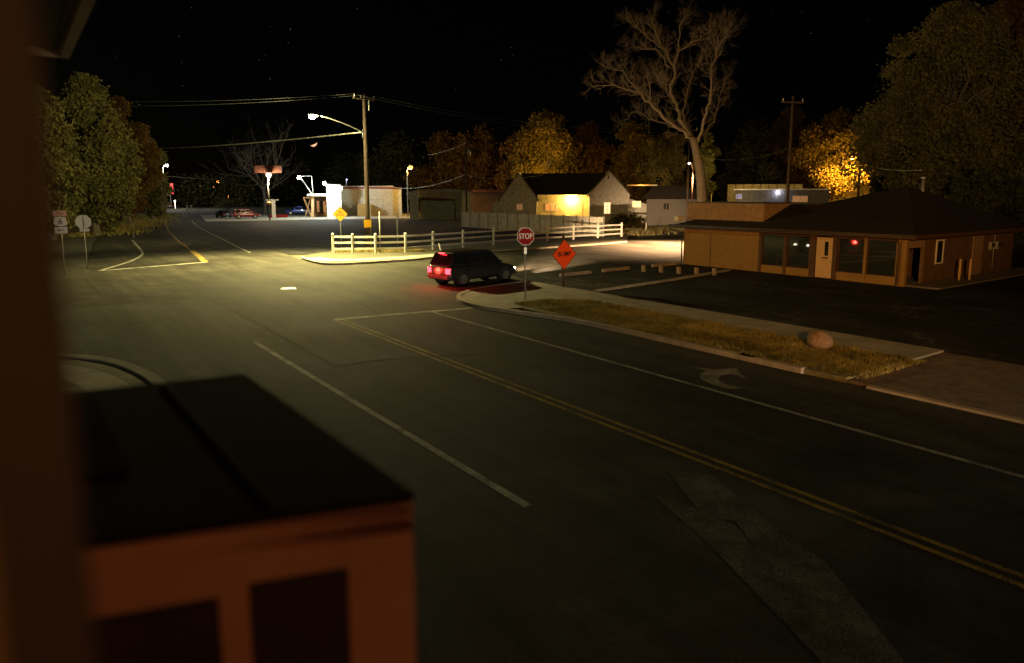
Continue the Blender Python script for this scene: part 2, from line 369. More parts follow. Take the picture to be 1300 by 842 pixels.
SEK = [(16.75, -60), (16.75, 5), (16.75, 12), (16.72, 17), (16.45, 20), (15.85, 22.4), (15.5, 24.2), (15.8, 26), (16.8, 27.5), (18.3, 28.5), (20.2, 29.1), (22.3, 29.4)]
sek = smooth_line(SEK, 5)
# verge: the grass strip surface, then sidewalk, both raised behind the kerb
inner = [(p.x, p.y) for p in sek if p.y > 8.6]
struct('verge', MB().prism([(16.8, 9.0), (20.195, 9.0), (20.195, 22.59), (18.6, 23.98), (16.52, 22.59), (16.6, 19)], -.03, .115), M['turf'])
mbp = MB().prism([(22.2, 9.0), (20.2, 9.0), (20.2, 22.6), (18.6, 24.0), (16.5, 22.6)]+[(p[0]+.02, p[1]) for p in inner if p[1] > 22.4]+[(22.2, 29.4)], -.03, .105)
struct('sidewalk', mbp, M['concrete'])
struct('driveway_apron', MB().prism([(16.85, -20), (22.19, -20), (22.19, 8.99), (16.85, 8.99)], -.03, .05), M['gravel'])
k = MB(); kerb(k, [p for p in sek if p.y > 8.4], .22, -.04, .14); kerb(k, [(16.75, -60), (16.75, 8.4)], .2, -.04, .055)
struct('kerb', k, M['kerb'])
struct('lot_edging', kerb(MB(), [(22.6, 24.7), (29, 25.6), (35.6, 26.9)], .32, 0, .1), M['concrete'])
# north-east corner apron and verge under the rail fence
ne = [g(383, 328), g(397, 333), g(420, 336.5), g(470, 334.5), g(520, 331), g(560, 327), g(620, 321), g(700, 315), g(795, 308), g(870, 300), g(930, 294)]
ne_s = smooth_line(ne, 4)
back = [g(800, 297.5), g(700, 300.5), g(620, 306), g(560, 313), g(515, 317.5), g(460, 319), g(420, 320), g(400, 323), g(388, 325.5)]
struct('corner_verge', MB().prism([(p.x, p.y) for p in ne_s[:-8]]+back, -.04, .06), M['dirt'])
k = MB(); kerb(k, ne_s[:-8], .25, -.05, .13); struct('corner_kerb', k, M['kerb'])
k = MB(); strip(k, [(p[0], p[1]+.0) for p in [g(392, 328.5), g(420, 331.5), g(470, 330.5), g(520, 327.5), g(560, 324)]], 1.6, .068); struct('corner_sidewalk', k, M['concrete'])
# west side: kerbed island at the near left, verge along the north leg
isl = smooth_line([(-9, 25.5), (-4, 25.2), (-.5, 24.3), (1.6, 22.4), (2.5, 19.5), (2.6, 16), (2.6, 8)], 6)
struct('west_island', MB().prism([(p.x, p.y) for p in isl]+[(-9, 8)], -.03, .1), M['concrete_dark'])
k = MB(); kerb(k, isl, .3, -.04, .15); struct('island_kerb', k, M['concrete_dark'])
k = MB(); strip(k, offset_line(isl, .0) and [(p.x-.9, p.y-.9) for p in isl], .9, .106); struct('island_walk', k, M['concrete'])
wl = [p for p in westL if p[1] > 88]
up_sheet('west_verge', wl+[(-120, 320), (-120, 70), (-4, 80)], .02, M['turf'])
# markings
k = MB()
for dx in (-.13, .13): strip(k, [(9.72+dx, -60), (9.72+dx, 24.85)], .11, .004)
struct('centre_line', k, M['yellow'])
k = MB(); strip(k, [(10.75, 51.6), (11.3, 56), (12.1, 63)], .42, .004)
n2 = offset_line(north_c, 0); strip(k, [p for p in n2 if p[1] > 63], .16, .004)
struct('north_centre_line', k, M['yellow'])
k = MB(); strip(k, [(13.45, -60), (13.45, 24.4)], .13, .004); struct('lane_line', k, M['white'])
k = MB(); strip(k, [(6.02, 8.0), (6.02, 22.6)], .15, .006); struct('edge_line', k, M['white'])
k = MB(); strip(k, [(9.6, 24.95), (15.3, 24.2)], .34, .006); strip(k, [g(125, 344), g(262, 333)], .4, .006); struct('stop_lines', k, M['white'])
k = MB()
strip(k, smooth_line([g(125, 344), g(150, 337), g(170, 330), g(180, 324), g(180, 319), g(173, 311), g(168, 305)], 4), .2, .006)
strip(k, [g(318, 321), g(300, 313), g(285, 305), g(272, 299), g(260, 293), g(250, 287), g(243, 280)], .17, .006)
strip(k, [p for p in offset_line(north_c, 3.9) if 84 < p[1] < 200], .16, .006)
struct('north_edge_lines', k, M['white'])
# pale worn drag marks and stall lines
k = MB()
for (a, b) in ((g(690, 352), g(768, 366.5)), (g(760, 350.5), g(822, 357.5)), (g(800, 344), g(870, 349))): strip(k, [a, b], .12, .026)
struct('stall_lines', k, M['white_stall'])
def arrow_poly(cx, cy, s, parts):
    mb = MB()
    for p in parts: mb.sheet([(cx+x*s, cy+y*s) for x, y in p], .004)
    return mb
# near lane: long left-turn arrow for oncoming lane, as seen from the window
k = MB()
for p in ([g(843, 592), g(903, 603), g(962, 652), g(934, 662), g(893, 655)], [g(828, 628), g(880, 645), g(934, 668), g(962, 700), g(1085, 842), g(1045, 842), g(900, 690)], [g(934, 662), g(962, 652), g(1050, 716), g(1150, 842), g(1085, 842), g(962, 700)]):
    k.sheet(p, .0024+.0003*len(k.f))
struct('straight_turn_arrow', k, M['white_faint'])
def arc(cx, cy, r0, r1, a0, a1, n=12):
    o = [(cx+r1*math.cos(R(a0+(a1-a0)*i/n)), cy+r1*math.sin(R(a0+(a1-a0)*i/n))) for i in range(n+1)]
    return o+[(cx+r0*math.cos(R(a1-(a1-a0)*i/n)), cy+r0*math.sin(R(a1-(a1-a0)*i/n))) for i in range(n+1)]
k = MB()
out = [g(879, 466), g(905, 469), g(935, 468), g(948, 482), g(935, 477), g(925, 475.5), g(914, 477.5), g(911, 482), g(922, 488), g(944, 493), g(930, 494.5), g(905, 489), g(889, 481), g(888, 476), g(897, 471)]
k.sheet(out, .004); struct('turn_arrow', k, paint('turn arrow paint', (.4, .39, .35), wear=.3))
# tar-sealed joints across the crossing and a manhole
k = MB()
for pts in ([(6.95, 33.8), (7.02, 28), (6.98, 22), (6.9, 17.8)], [(6.95, 33.8), (2, 34.0), (-6, 33.9)], [g(425, 467), g(470, 459), g(560, 452), g(610, 450)], [(11.5, 24.5), (12.2, 31), (11.6, 38), (11.9, 50)], [(3, 43.2), (9, 43.0), (16, 43.4), (30, 44)]):
    strip(k, [(p.x+rnd.uniform(-.04, .04), p.y+rnd.uniform(-.04, .04)) for p in smooth_line(pts, 7)], .05, .0055)
struct('tar_seams', k, mat('bitumen sealer', (.018, .018, .018), .95, .2, spec=.1))
mh = MB(); c = g(366, 366.5); mh.tube([(c[0], c[1], -.02), (c[0], c[1], .012)], .38, 24)
o = mh.build('manhole_cover', mat('pale worn iron', (.45, .42, .34), .5, .2, metal=.3)); tag(o, 'pale round manhole cover in the middle of the crossing', 'manhole cover')

# ------------------------------------------------------------------ foliage engine
def crown_mesh(name, clumps, n, size, seed, m, droop=.3, parent=None, thin=.45):
    """small leaf-spray quads through the volume of many clumps, denser toward their shells"""
    r = np.random.default_rng(seed)
    C = np.array([c[:3] for c in clumps]); Rr = np.array([c[3:6] for c in clumps])
    w = (Rr.prod(1))**(2/3); idx = r.choice(len(clumps), n, p=w/w.sum())
    d = r.normal(size=(n, 3)); d /= np.linalg.norm(d, axis=1)[:, None]
    rad = r.random(n)**thin
    rad *= 1+.22*np.sin(d[:, 0]*7+idx)*np.cos(d[:, 1]*6+idx*2)+.17*r.normal(size=n)
    p = C[idx]+d*Rr[idx]*rad[:, None]
    t = r.normal(size=(n, 3))+d*.9; t[:, 2] -= droop; t /= np.linalg.norm(t, axis=1)[:, None]
    u = np.cross(t, r.normal(size=(n, 3))); u /= np.linalg.norm(u, axis=1)[:, None]
    s = size*(.5+r.random(n))[:, None]
    q = np.empty((n, 4, 3)); q[:, 0] = p-u*s*.16; q[:, 1] = p+t*s*.5-u*s*.34; q[:, 2] = p+t*s; q[:, 3] = p+t*s*.45+u*s*.34
    v = q.reshape(-1, 3)
    me = bpy.data.meshes.new(name); me.vertices.add(4*n); me.loops.add(4*n); me.polygons.add(n)
    me.vertices.foreach_set('co', v.ravel()); me.loops.foreach_set('vertex_index', np.arange(4*n, dtype=np.int32))
    me.polygons.foreach_set('loop_start', np.arange(0, 4*n, 4, dtype=np.int32)); me.polygons.foreach_set('loop_total', np.full(n, 4, dtype=np.int32))
    me.materials.append(m); me.update(calc_edges=True); me.validate()
    o = bpy.data.objects.new(name, me); COL.objects.link(o)
    if parent is not None: o.parent = parent; ORG[o.name] = ORG[parent.name].copy()
    return o
def tree(loc, h, w, seed, lm, label, n=14000, size=.42, group=None, trunk=.22, depth=None, low=.18, name='broadleaf_tree', nclump=26, asym=0):
    """h height, w crown width"""
    r = random.Random(seed); root = empty(name, (loc[0], loc[1], 0), label, 'tree', group)
    clumps = []; dw = depth or w
    for i in range(nclump):
        z = h*(low+(1-low)*((i+.5)/nclump)); q = (z/h-low)/(1-low)
        prof = math.sin(math.pi*min(1, (q*.86+.16)))**.6
        a = r.uniform(0, 6.28); k = r.uniform(.2, .84)*prof
        cr = w*r.uniform(.09, .2)*(.65+.5*prof)*(26/max(26, nclump))**.25
        clumps.append((math.cos(a)*k*w/2+asym*q, math.sin(a)*k*dw/2, min(z, h-cr*.8), cr, cr*dw/w, cr*r.uniform(.6, .95)))
    t = MB(); tr = max(.16, h*trunk*.1)
    top = (r.uniform(-.6, .6), r.uniform(-.6, .6), h*.55)
    tp = smooth_line([(0, 0, -.1), (r.uniform(-.2, .2), r.uniform(-.2, .2), h*.2), top], 4)
    t.tube(tp, [tr*(1.25-.9*i/(len(tp)-1)) for i in range(len(tp))], 8)
    t.build('trunk', M['bark'], root, local=True)
    b = MB()
    for c in clumps[::2]:
        z0 = r.uniform(.2, .5)*h; a = Vector((top[0]*z0/h/.55, top[1]*z0/h/.55, z0)); e = Vector(c[:3])
        if e.z < a.z+.3: a.z = max(.15*h, e.z-.15*h)
        mid = (a+e)/2+Vector((r.uniform(-.5, .5), r.uniform(-.5, .5), r.uniform(0, .6)))
        b.tube([a, mid, e], [tr*.34, tr*.2, tr*.06], 5, caps=False)
    b.build('limbs', M['bark'], root, local=True)
    crown_mesh('crown', clumps, n, size, seed, lm, parent=root)
    return root
def grow(mb, p, d, length, rad, depth, r, spread=.55, up=.12):
    """recursive bare twigs"""
    n = 3; pts = [Vector(p)]; dd = Vector(d).normalized()
    for i in range(n):
        dd = (dd+Vector((r.gauss(0, .13), r.gauss(0, .13), r.gauss(0, .1)+up*.4))).normalized(); pts.append(pts[-1]+dd*length/n)
    mb.tube(pts, [rad, rad*.85, rad*.7, rad*.5], 4 if rad < .05 else 6, caps=False)
    if depth <= 0: return
    for i in range(3):
        q = pts[r.choice((1, 2, 3, 3))]; nd = (dd+Vector((r.gauss(0, spread), r.gauss(0, spread), r.gauss(0, spread)+up))).normalized()
        grow(mb, q, nd, length*r.uniform(.55, .8), rad*.55, depth-1, r, spread, up)

# ------------------------------------------------------------------ lamps
E_white = emit('white lamp glass', (1, .97, .9), 60)
E_green = emit('cold lamp glass', (.8, 1, .85), 60)
E_sod = emit('sodium lamp glass', (1, .42, .07), 3.2)
E_warm = emit('warm lamp glass', (1, .7, .42), 9)
E_red = emit('red tail lamp glass', (1, .02, .03), 14)
E_head = emit('headlamp glass', (1, .85, .6), 25)

# utility pole with the street lamp
up = (23.5, 52.9)
root = empty('utility_pole', (*up, 0), 'tall dark wooden utility pole by the white rail fence, carrying the street lamp', 'utility pole')
MB().tube([(*up, -.3), (up[0], up[1], 6), (up[0], up[1], 12.5)], [.2, .17, .13], 14).build('pole', M['wood_pole'], root)
MB().beam((up[0]-1.0, up[1]-.25, 12.1), (up[0]+1.0, up[1]+.25, 12.1), .12, .14).build('crossarm', M['wood_pole'], root)
for s in (-.9, -.35, .9):
    MB().tube([(up[0]+s, up[1]+s*.25, 12.17), (up[0]+s, up[1]+s*.25, 12.42)], [.05, .035], 8).build('insulator', M['white_sign'], root)
MB().tube([(up[0]+.35, up[1]-.1, 12.05), (up[0]+.3, up[1]-.15, 11.2)], .035, 6).build('cutout', M['sign_back'], root)
head = Vector((19.0, 52.2, 10.45))
ap = smooth_line([(up[0]-.12, up[1]-.02, 9.45), (22.4, 52.75, 9.85), (20.8, 52.5, 10.3), (19.7, 52.32, 10.5)], 5)
MB().tube(ap, .05, 8).tube([(up[0]-.2, up[1], 9.1), (up[0]-.2, up[1], 9.75)], .06, 8).build('lamp_arm', M['galv'], root)
hd = MB().sphere((19.1, 52.22, 10.5), .42, 14, (1, .45, .3)).build('lamp_head', M['galv'], root)
MB().sphere((19.0, 52.2, 10.38), .23, 14, (1.1, .8, .7)).build('lamp_lens', E_white, hd)
MB().box(up[0]-.42, up[0]+.2, up[1]-.23, up[1]-.21, 2.0, 2.62).build('yellow_marker', M['yellow_sign'], root)
MB().tube([(up[0], up[1], 1.1), (up[0], up[1], 1.9)], .186, 14).build('marker_tape', M['yellow_sign'], root)
MB().tube([(up[0]+.17, up[1]-.14, .1), (up[0]+.16, up[1]-.13, 4.0)], .03, 6).build('conduit', M['galv_dull'], root)
point('street_light', (18.95, 52.18, 10.12), (1, .82, .29), 66000, .2, root, spot=132, target=(16.6, 48.6, 0), blend=1.)
point('street_uplight', (18.3, 52.6, 10.3), (1, .85, .3), 24000, .2, root, spot=84, target=(2, 88, 14), blend=.6)
point('street_glow', (18.6, 51.6, 10.0), (1, .85, .36), 5500, .2, root)

# overhead wires
def wire(name, a, b, sag, rad, m, label, grp=None):
    a, b = Vector(a), Vector(b); n = 28
    pts = [a.lerp(b, i/n)-Vector((0, 0, sag*4*(i/n)*(1-i/n))) for i in range(n+1)]
    o = MB().tube(pts, rad, 6).build(name, m); tag(o, label, 'cable', grp); return o
wire('power_line', (up[0]-.9, up[1]-.22, 12.4), P(-90, 117, 62), .7, .018, M['cable'], 'upper thin power line running left from the top of the utility pole')
wire('power_line', (up[0]-.35, up[1]-.1, 12.35), P(-90, 126, 60), .7, .018, M['cable'], 'lower thin power line running left from the top of the utility pole')
wire('power_line', (up[0]+.9, up[1]+.22, 12.4), P(872, 163, 82), 1.0, .02, M['cable'], 'upper dim power line sagging right from the utility pole towards the bare tree')
wire('power_line', (up[0]-.9, up[1]-.2, 12.38), P(872, 166, 82), 1.2, .02, M['cable'], 'lower dim power line sagging right from the utility pole towards the bare tree')
wire('service_cable', (up[0]-.1, up[1], 9.55), P(170, 189, 118), .35, .055, M['cable_wrap'], 'thick pale cable lit by the street lamp, crossing above the moon')
wire('service_cable', P(160, 219, 150), P(270, 228, 190), .1, .05, M['cable_wrap'], 'short pale cable far down the road beside the left trees')

# ------------------------------------------------------------------ rail fence (one thing; posts and rails are parts)
fp = [(423, 322.5), (448, 322.5), (477, 322.3), (515, 321.5), (550, 318.5), (588, 315.2), (627, 312), (662, 309.3), (695, 307), (728, 305), (759, 303), (789, 301.2)]
fx = [Vector((*g(*p), 0)) for p in fp]
root = empty('rail_fence', (fx[0].x, fx[0].y, 0), 'long white three-rail fence of square posts between the side road and the dark lot', 'fence')
for i, p in enumerate(fx):
    pm = MB().bbox(p.x-.075, p.x+.075, p.y-.075, p.y+.075, .02, 1.56, .004)
    pm.add([(p.x-.1, p.y-.1, 1.56), (p.x+.1, p.y-.1, 1.56), (p.x+.1, p.y+.1, 1.56), (p.x-.1, p.y+.1, 1.56), (p.x, p.y, 1.64)], [(3, 2, 1, 0), (0, 1, 4), (1, 2, 4), (2, 3, 4), (3, 0, 4)])
    pm.build('post', M['vinyl'], root)
for i in range(len(fx)-1):
    for z in (.4, .88, 1.34):
        MB().beam(fx[i]+Vector((0, 0, z+rnd.uniform(-.02, .02))), fx[i+1]+Vector((0, 0, z+rnd.uniform(-.02, .02))), .045, .16).build('rail', M['vinyl'], root)
b0 = Vector((*g(562, 326), 0)); o = MB().beam(b0+Vector((0, 0, -.05)), b0+Vector((-.25, .1, 1.0)), .1, .05).build('marker_stake', M['vinyl']); tag(o, 'short leaning white stake standing in front of the rail fence', 'stake')
for px, py, h, lab in ((483, 322, 3.3, 'tall slim grey post just behind the white rail fence'), (505, 312, 3.0, 'pale thicker post standing behind the white rail fence, right of the tall slim one')):
    p = g(px, py); o = MB().tube([(*p, -.1), (*p, h)], .05 if px < 490 else .075, 8).build('steel_post', M['galv_dull']); tag(o, lab, 'post')

# privacy fence
A = Vector((*g(586, 288.5), 0)); B = Vector((*P(767, 246, 76).xy, 0))
root = empty('privacy_fence', A, 'tall pale solid panel fence in front of the white house', 'fence')
nseg = 13
for i in range(nseg):
    a = A.lerp(B, i/nseg); b = A.lerp(B, (i+1)/nseg); d = (b-a).normalized()
    MB().beam(a+Vector((0, 0, 1.12))+d*.08, b+Vector((0, 0, 1.12))-d*.08, .05, 2.1).build('panel', M['vinyl_panel'], root)
for i in range(nseg+1):
    a = A.lerp(B, i/nseg); MB().box(a.x-.07, a.x+.07, a.y-.07, a.y+.07, 0, 2.28).build('post', M['galv_dull'], root)

# ------------------------------------------------------------------ signs
def octagon(r): return [(r*math.cos(R(22.5+45*i)), r*math.sin(R(22.5+45*i))) for i in range(8)]
def plate(name, poly, m, root, z, y=0., th=.006):
    return MB().prism_xz([(x, zz+z) for x, zz in poly], y, y+th).build(name, m, root, local=True)
# stop sign facing us
p = g(667, 383); root = empty('stop_sign', (*p, 0), 'red stop sign on a thin post at the near kerb corner', 'road sign', rz=R(-20))
MB().tube([(0, 0.05, 0), (0, .05, 3.25)], .028, 8).build('post', M['galv_dull'], root, local=True)
plate('border', octagon(.41), M['white_sign'], root, 2.86); f = plate('face', octagon(.385), M['red_sign'], root, 2.86, -.006, .005)
text('lettering', 'STOP', .33, M['white_sign'], root, (0, -.009, 2.86), sx=.78)
MB().box(-.06, .06, .01, .03, 2.1, 2.38).build('post_tag', M['sign_back'], root, local=True)
# orange diamond
p = g(716, 367); root = empty('warning_sign', (*p, 0), 'orange diamond roadwork sign reading BUMP on a square post beside the parking lot', 'road sign', rz=R(0))
MB().box(-.05, .05, .03, .13, 0, 2.75).build('post', M['wood_pole'], root, local=True)
D = .77
plate('border', [(0, -D), (D, 0), (0, D), (-D, 0)], M['ink'], root, 1.72, 0); D2 = D-.035
plate('face', [(0, -D2), (D2, 0), (0, D2), (-D2, 0)], M['orange_sign'], root, 1.72, -.006, .005)
text('lettering', 'BUMP', .34, M['ink'], root, (0, -.009, 1.74))
MB().tube([(0, .05, 2.45), (-.03, .05, 2.8)], .012, 6).tube([(0, .05, 2.45), (.09, .05, 2.72)], .012, 6).build('flag_bracket', M['galv_dull'], root, local=True)
# yellow diamond
p = g(433.5, 317.5); root = empty('warning_sign', (*p, 0), 'yellow diamond sign reading NO OUTLET at the left end of the rail fence', 'road sign', rz=R(-20))
MB().tube([(0, .05, 0), (0, .05, 3.5)], .03, 8).build('post', M['galv_dull'], root, local=True)
D = .64; plate('border', [(0, -D), (D, 0), (0, D), (-D, 0)], M['ink'], root, 3.0); D2 = D-.03
plate('face', [(0, -D2), (D2, 0), (0, D2), (-D2, 0)], M['yellow_sign'], root, 3.0, -.006, .005)
text('lettering', 'NO', .22, M['ink'], root, (0, -.009, 3.16)); text('lettering', 'OUTLET', .2, M['ink'], root, (0, -.009, 2.93), sx=.95)
# TO / 6 / arrow
p = g(83, 350); root = empty('route_sign', (*p, 0), 'white route marker signs reading TO, 6 and a left arrow on one post', 'road sign', rz=R(4))
MB().tube([(0, .03, 0), (0, .03, 3.65)], .03, 8).build('post', M['galv_dull'], root, local=True)
plate('direction_plate', [(-.33, 3.43), (.33, 3.43), (.33, 3.74), (-.33, 3.74)], M['pink_sign'], root, 0)
text('lettering', 'TO', .23, M['ink'], root, (0, -.004, 3.58))
sh = [(-.3, -.2), (-.26, -.24), (-.12, -.26), (0, -.3), (.12, -.26), (.26, -.24), (.3, -.2), (.33, -.08), (.31, .05), (.27, .12), (.3, .19), (.22, .26), (.1, .24), (0, .27), (-.1, .24), (-.22, .26), (-.3, .19), (-.27, .12), (-.31, .05), (-.33, -.08)]
plate('route_shield', sh, M['white_sign'], root, 3.13)
text('lettering', '6', .44, M['ink'], root, (0, -.004, 3.12))
plate('arrow_plate', [(-.31, 2.44), (.31, 2.44), (.31, 2.81), (-.31, 2.81)], M['white_sign'], root, 0)
plate('arrow', [(-.19, 2.625), (-.08, 2.545), (-.08, 2.6), (.18, 2.6), (.18, 2.65), (-.08, 2.65), (-.08, 2.705)], M['ink'], root, 0, -.007, .004)
p = g(111, 341); root = empty('stop_sign', (*p, 0), 'bare grey back of an octagonal sign, right of the route marker signs', 'road sign', rz=R(-8))
MB().tube([(0, -.03, 0), (0, -.03, 3.3)], .03, 8).build('post', M['galv_dull'], root, local=True)
plate('back', octagon(.46), M['sign_back'], root, 2.94); plate('small_plate', [(-.24, 2.34), (.3, 2.34), (.3, 2.5), (-.24, 2.5)], M['sign_back'], root, 0)
plate('face', octagon(.46), M['red_sign'], root, 2.94, .008, .004)

# ------------------------------------------------------------------ restaurant building on the right
BX, BY = 36.6, 17.0
root = empty('restaurant_building', (BX, BY, 0), 'low brown shop with dark hip roof, big windows and cream door', 'building')
def facade_y(px, z=1.2):
    lo, hi = 5., 60.
    for i in range(50):
        m = (lo+hi)/2; r = m*0
        # project (BX, m, z)
        rr = BX*math.cos(PSI)-m*math.sin(PSI); ff = BX*math.sin(PSI)+m*math.cos(PSI); u = z-H
        d = ff*math.cos(TH)-u*math.sin(TH); x = CX+F*rr/d
        if x > px: lo = m
        else: hi = m
    return m
fy = facade_y
Y0, Y1 = 17.0, fy(868); WT = 2.55
w = MB()
yw = fy(963)
w.box(BX, BX+.2, yw, Y1, 0, WT)                                   # blank stucco bay
w.box(BX+.2, 50.4, Y1-.2, Y1, 0, WT)                              # north wall
w.box(50.2, 50.4, Y0+.2, Y1-.2, 0, WT)                            # east wall
w.build('stucco_wall', M['stucco'], root)
MB().box(BX+.02, BX+.2, Y0+.25, fy(1060)-.02, 0, .46).build('window_base', M['stucco'], root)
MB().box(BX+.02, BX+.2, fy(1030)+.02, yw, 0, .46).build('window_base', M['stucco'], root)
MB().box(BX-.004, BX+.0, yw+.2, Y1-.05, WT-.34, WT-.2).build('band', M['parapet'], root)
MB().box(BX-.012, BX-.0, fy(902)-.03, fy(902)+.03, 0, WT-.36).build('wall_seam', M['trim_brown'], root)
def window(y0, y1, z0=.5, z1=2.3, m=M['window_dark']):
    f = MB()
    for (a, b, c, d) in ((y0, y1, z0-.05, z0), (y0, y1, z1, z1+.06), (y0, y0+.05, z0, z1), (y1-.05, y1, z0, z1)): f.box(BX+.03, BX+.12, a, b, c, d)
    o = f.build('window', M['trim_brown'], root)
    MB().box(BX+.07, BX+.09, y0+.05, y1-.05, z0, z1).build('pane', m, o)
for a, b in ((967, 994.5), (998.5, 1027), (1063, 1096), (1099.5, 1137)): window(fy(b), fy(a))
for a, b, mm in ((963, 966.5, 'trim_brown'), (995, 998, 'trim_brown'), (1028, 1035, 'trim_brown'), (1057, 1062, 'trim_brown'), (1096.3, 1099.2, 'stucco'), (1137.3, 1142, 'stucco')):
    MB().box(BX-.03, BX+.17, fy(b), fy(a), .0, WT).build('mullion', M[mm], root)
MB().box(BX-.05, BX+.2, Y0-.04, Y0+.2, 0, WT).build('corner_post', M['stucco'], root)
MB().tube([(BX-.1, Y0+.42, 2.4), (BX-.1, Y0+.3, 2.2), (BX-.1, Y0+.3, .12), (BX-.25, Y0+.3, .05)], .05, 6).build('downspout', M['trim_brown'], root)
MB().box(BX+.03, BX+.2, Y0+.2, yw, 2.36, WT).build('lintel', M['trim_brown'], root)
dr = MB().bbox(BX-.01, BX+.05, fy(1056), fy(1036), .06, 2.3, .01).build('door', M['door_cream'], root)
MB().box(BX-.02, BX-.012, fy(1051), fy(1046.5), 1.3, 2.08).build('door_window', M['window_dark'], dr)
MB().box(BX-.03, BX-.012, fy(1051), fy(1043), 1.14, 1.2).build('letter_slot', M['ink'], dr)
MB().sphere((BX-.04, fy(1054.5), 1.0), .04, 8).build('door_knob', M['rim'], dr)
MB().bbox(BX-.12, BX-.03, fy(1060)-.06, fy(1060)+.08, 1.85, 2.1, .01).build('wall_lantern', M['trim_brown'], root)
# floor / dark interior (so that the panes read as a dim room)
MB().box(BX+.2, 50.2, Y0+.2, Y1-.2, -.02, .06).build('floor_slab', M['concrete_dark'], root)
MB().box(BX+4.5, BX+4.6, Y0+.6, Y1-.4, .06, 2.5).build('inner_wall', M['trim_brown'], root)
# south side
s_ = MB(); s_.box(38.6, 50.2, Y0, Y0+.2, 0, WT); s_.build('side_wall', M['panel_wood'], root)
MB().box(BX+.21, 38.59, Y0, Y0+.2, 1.95, WT).build('porch_header', M['door_brown'], root)
MB().box(BX+.21, 38.6, Y0+1.3, Y0+1.4, .06, 1.95).build('porch_back_wall', M['trim_brown'], root)
MB().box(37.55, 38.5, Y0+.9, Y0+.96, .08, 1.9).build('porch_panel', M['door_brown'], root)
sw = MB()
for (a, b, c, d) in ((39.86, 40.72, .98, 1.06), (39.86, 40.72, 2.2, 2.28), (39.86, 39.94, 1.06, 2.2), (40.64, 40.72, 1.06, 2.2)): sw.box(a, b, Y0-.05, Y0+.02, c, d)
wo = sw.build('window', M['white_sign'], root); MB().box(39.94, 40.64, Y0-.02, Y0-.005, 1.06, 2.2).build('pane', M['window_dark'], wo)
MB().box(40.75, 41.7, Y0-.035, Y0-.004, 1.0, 2.28).build('shutter', M['panel_wood'], root)
sd = MB().bbox(44.36, 45.7, Y0-.05, Y0-.003, .05, 2.32, .01).build('door', M['door_brown'], root); MB().sphere((45.5, Y0-.09, 1.1), .05, 8).build('door_knob', M['ink'], sd)
for x in (46.7, 47.6):
    mo = MB().bbox(x-.15, x+.15, Y0-.16, Y0-.004, 1.45, 1.9, .02).build('electric_meter', M['galv_dull'], root); MB().disc((x, Y0-.19, 1.72), .12, (0, 1, 0), 14, .06).build('meter_dial', M['window_dark'], mo)
MB().tube([(47.1, Y0-.08, .3), (47.1, Y0-.08, 2.4)], .03, 6).build('conduit', M['galv_dull'], root)
# roof : truncated hip with eaves
ex0, ex1, ey0, ey1, ez = BX-.75, 51.1, Y0-.75, Y1+.55, 2.6
sl = .37; zt = 4.05; k = (zt-ez)/sl; ap_ = Vector((43.6, 20.4, 5.15))
kx = k
rm = MB()
e = [(ex0, ey0, ez), (ex1, ey0, ez), (ex1, ey1, ez), (ex0, ey1, ez)]
yb = ap_.y+3.4
rm.add([e[0], e[1], ap_, (ex0+kx, yb, zt), (ex0+kx, ey1-k, zt), e[3], e[2], (ex1-kx, ey1-k, zt), (ex1-kx, yb, zt)],
       [(0, 1, 2), (0, 2, 3, 4, 5), (1, 6, 7, 8, 2), (5, 4, 7, 6), (2, 8, 3), (3, 8, 7, 4)])
ro = rm.build('roof', M['shingle'], root)
ea = MB(); ea.box(ex0, ex1, ey0, ey1, ez-.05, ez-.003); ea.build('soffit', M['trim_brown'], root)
fa = MB()
for a, b in (((ex0-.02, ey0-.02), (ex1+.02, ey0-.02)), ((ex1+.02, ey0-.02), (ex1+.02, ey1+.02)), ((ex1+.02, ey1+.02), (ex0-.02, ey1+.02)), ((ex0-.02, ey1+.02), (ex0-.02, ey0-.02))):
    fa.beam((*a, ez-.02), (*b, ez-.02), .04, .2)
fa.build('fascia', M['trim_brown'], root)
gt = MB(); gt.tube([(ex0-.07, ey0, ez), (ex0-.07, ey1+.1, ez)], .055, 8); gt.tube([(ex0-.07, ey1+.05, ez), (ex0-.07, ey1+.05, ez-.2), (BX-.1, Y1+.08, ez-.45), (BX-.1, Y1+.08, .1)], .045, 8); gt.build('gutter', M['dark_metal'], root)
# raised sign parapet on the front slope
py0, py1, pxx = 25.6, 31.45, 37.0
pm = MB(); zb = ez+sl*(pxx-ex0)-.02; xt = ex0+(4.1-ez)/sl
pm.prism_xz([(pxx, zb-.05), (pxx, 4.1), (xt+.3, 4.1), (xt+.3, 3.9)], py0, py1)
pm.build('sign_parapet', M['parapet'], root)
MB().box(pxx-.06, xt+.3, py0-.05, py1+.05, 4.102, 4.16).build('parapet_cap', M['dark_metal'], root)
MB().bbox(ex0+.3, ex0+.9, ey1-.4, ey1+.0, ez+.28, ez+.6, .03).build('eave_box', M['white_sign'], root)
vp_ = P(1171, 246, 42); MB().tube([(vp_.x, vp_.y, 3.8), (vp_.x, vp_.y, 5.55)], .09, 10).tube([(vp_.x, vp_.y, 5.55), (vp_.x, vp_.y, 5.7)], .14, 10).build('vent_pipe', M['galv'], root)
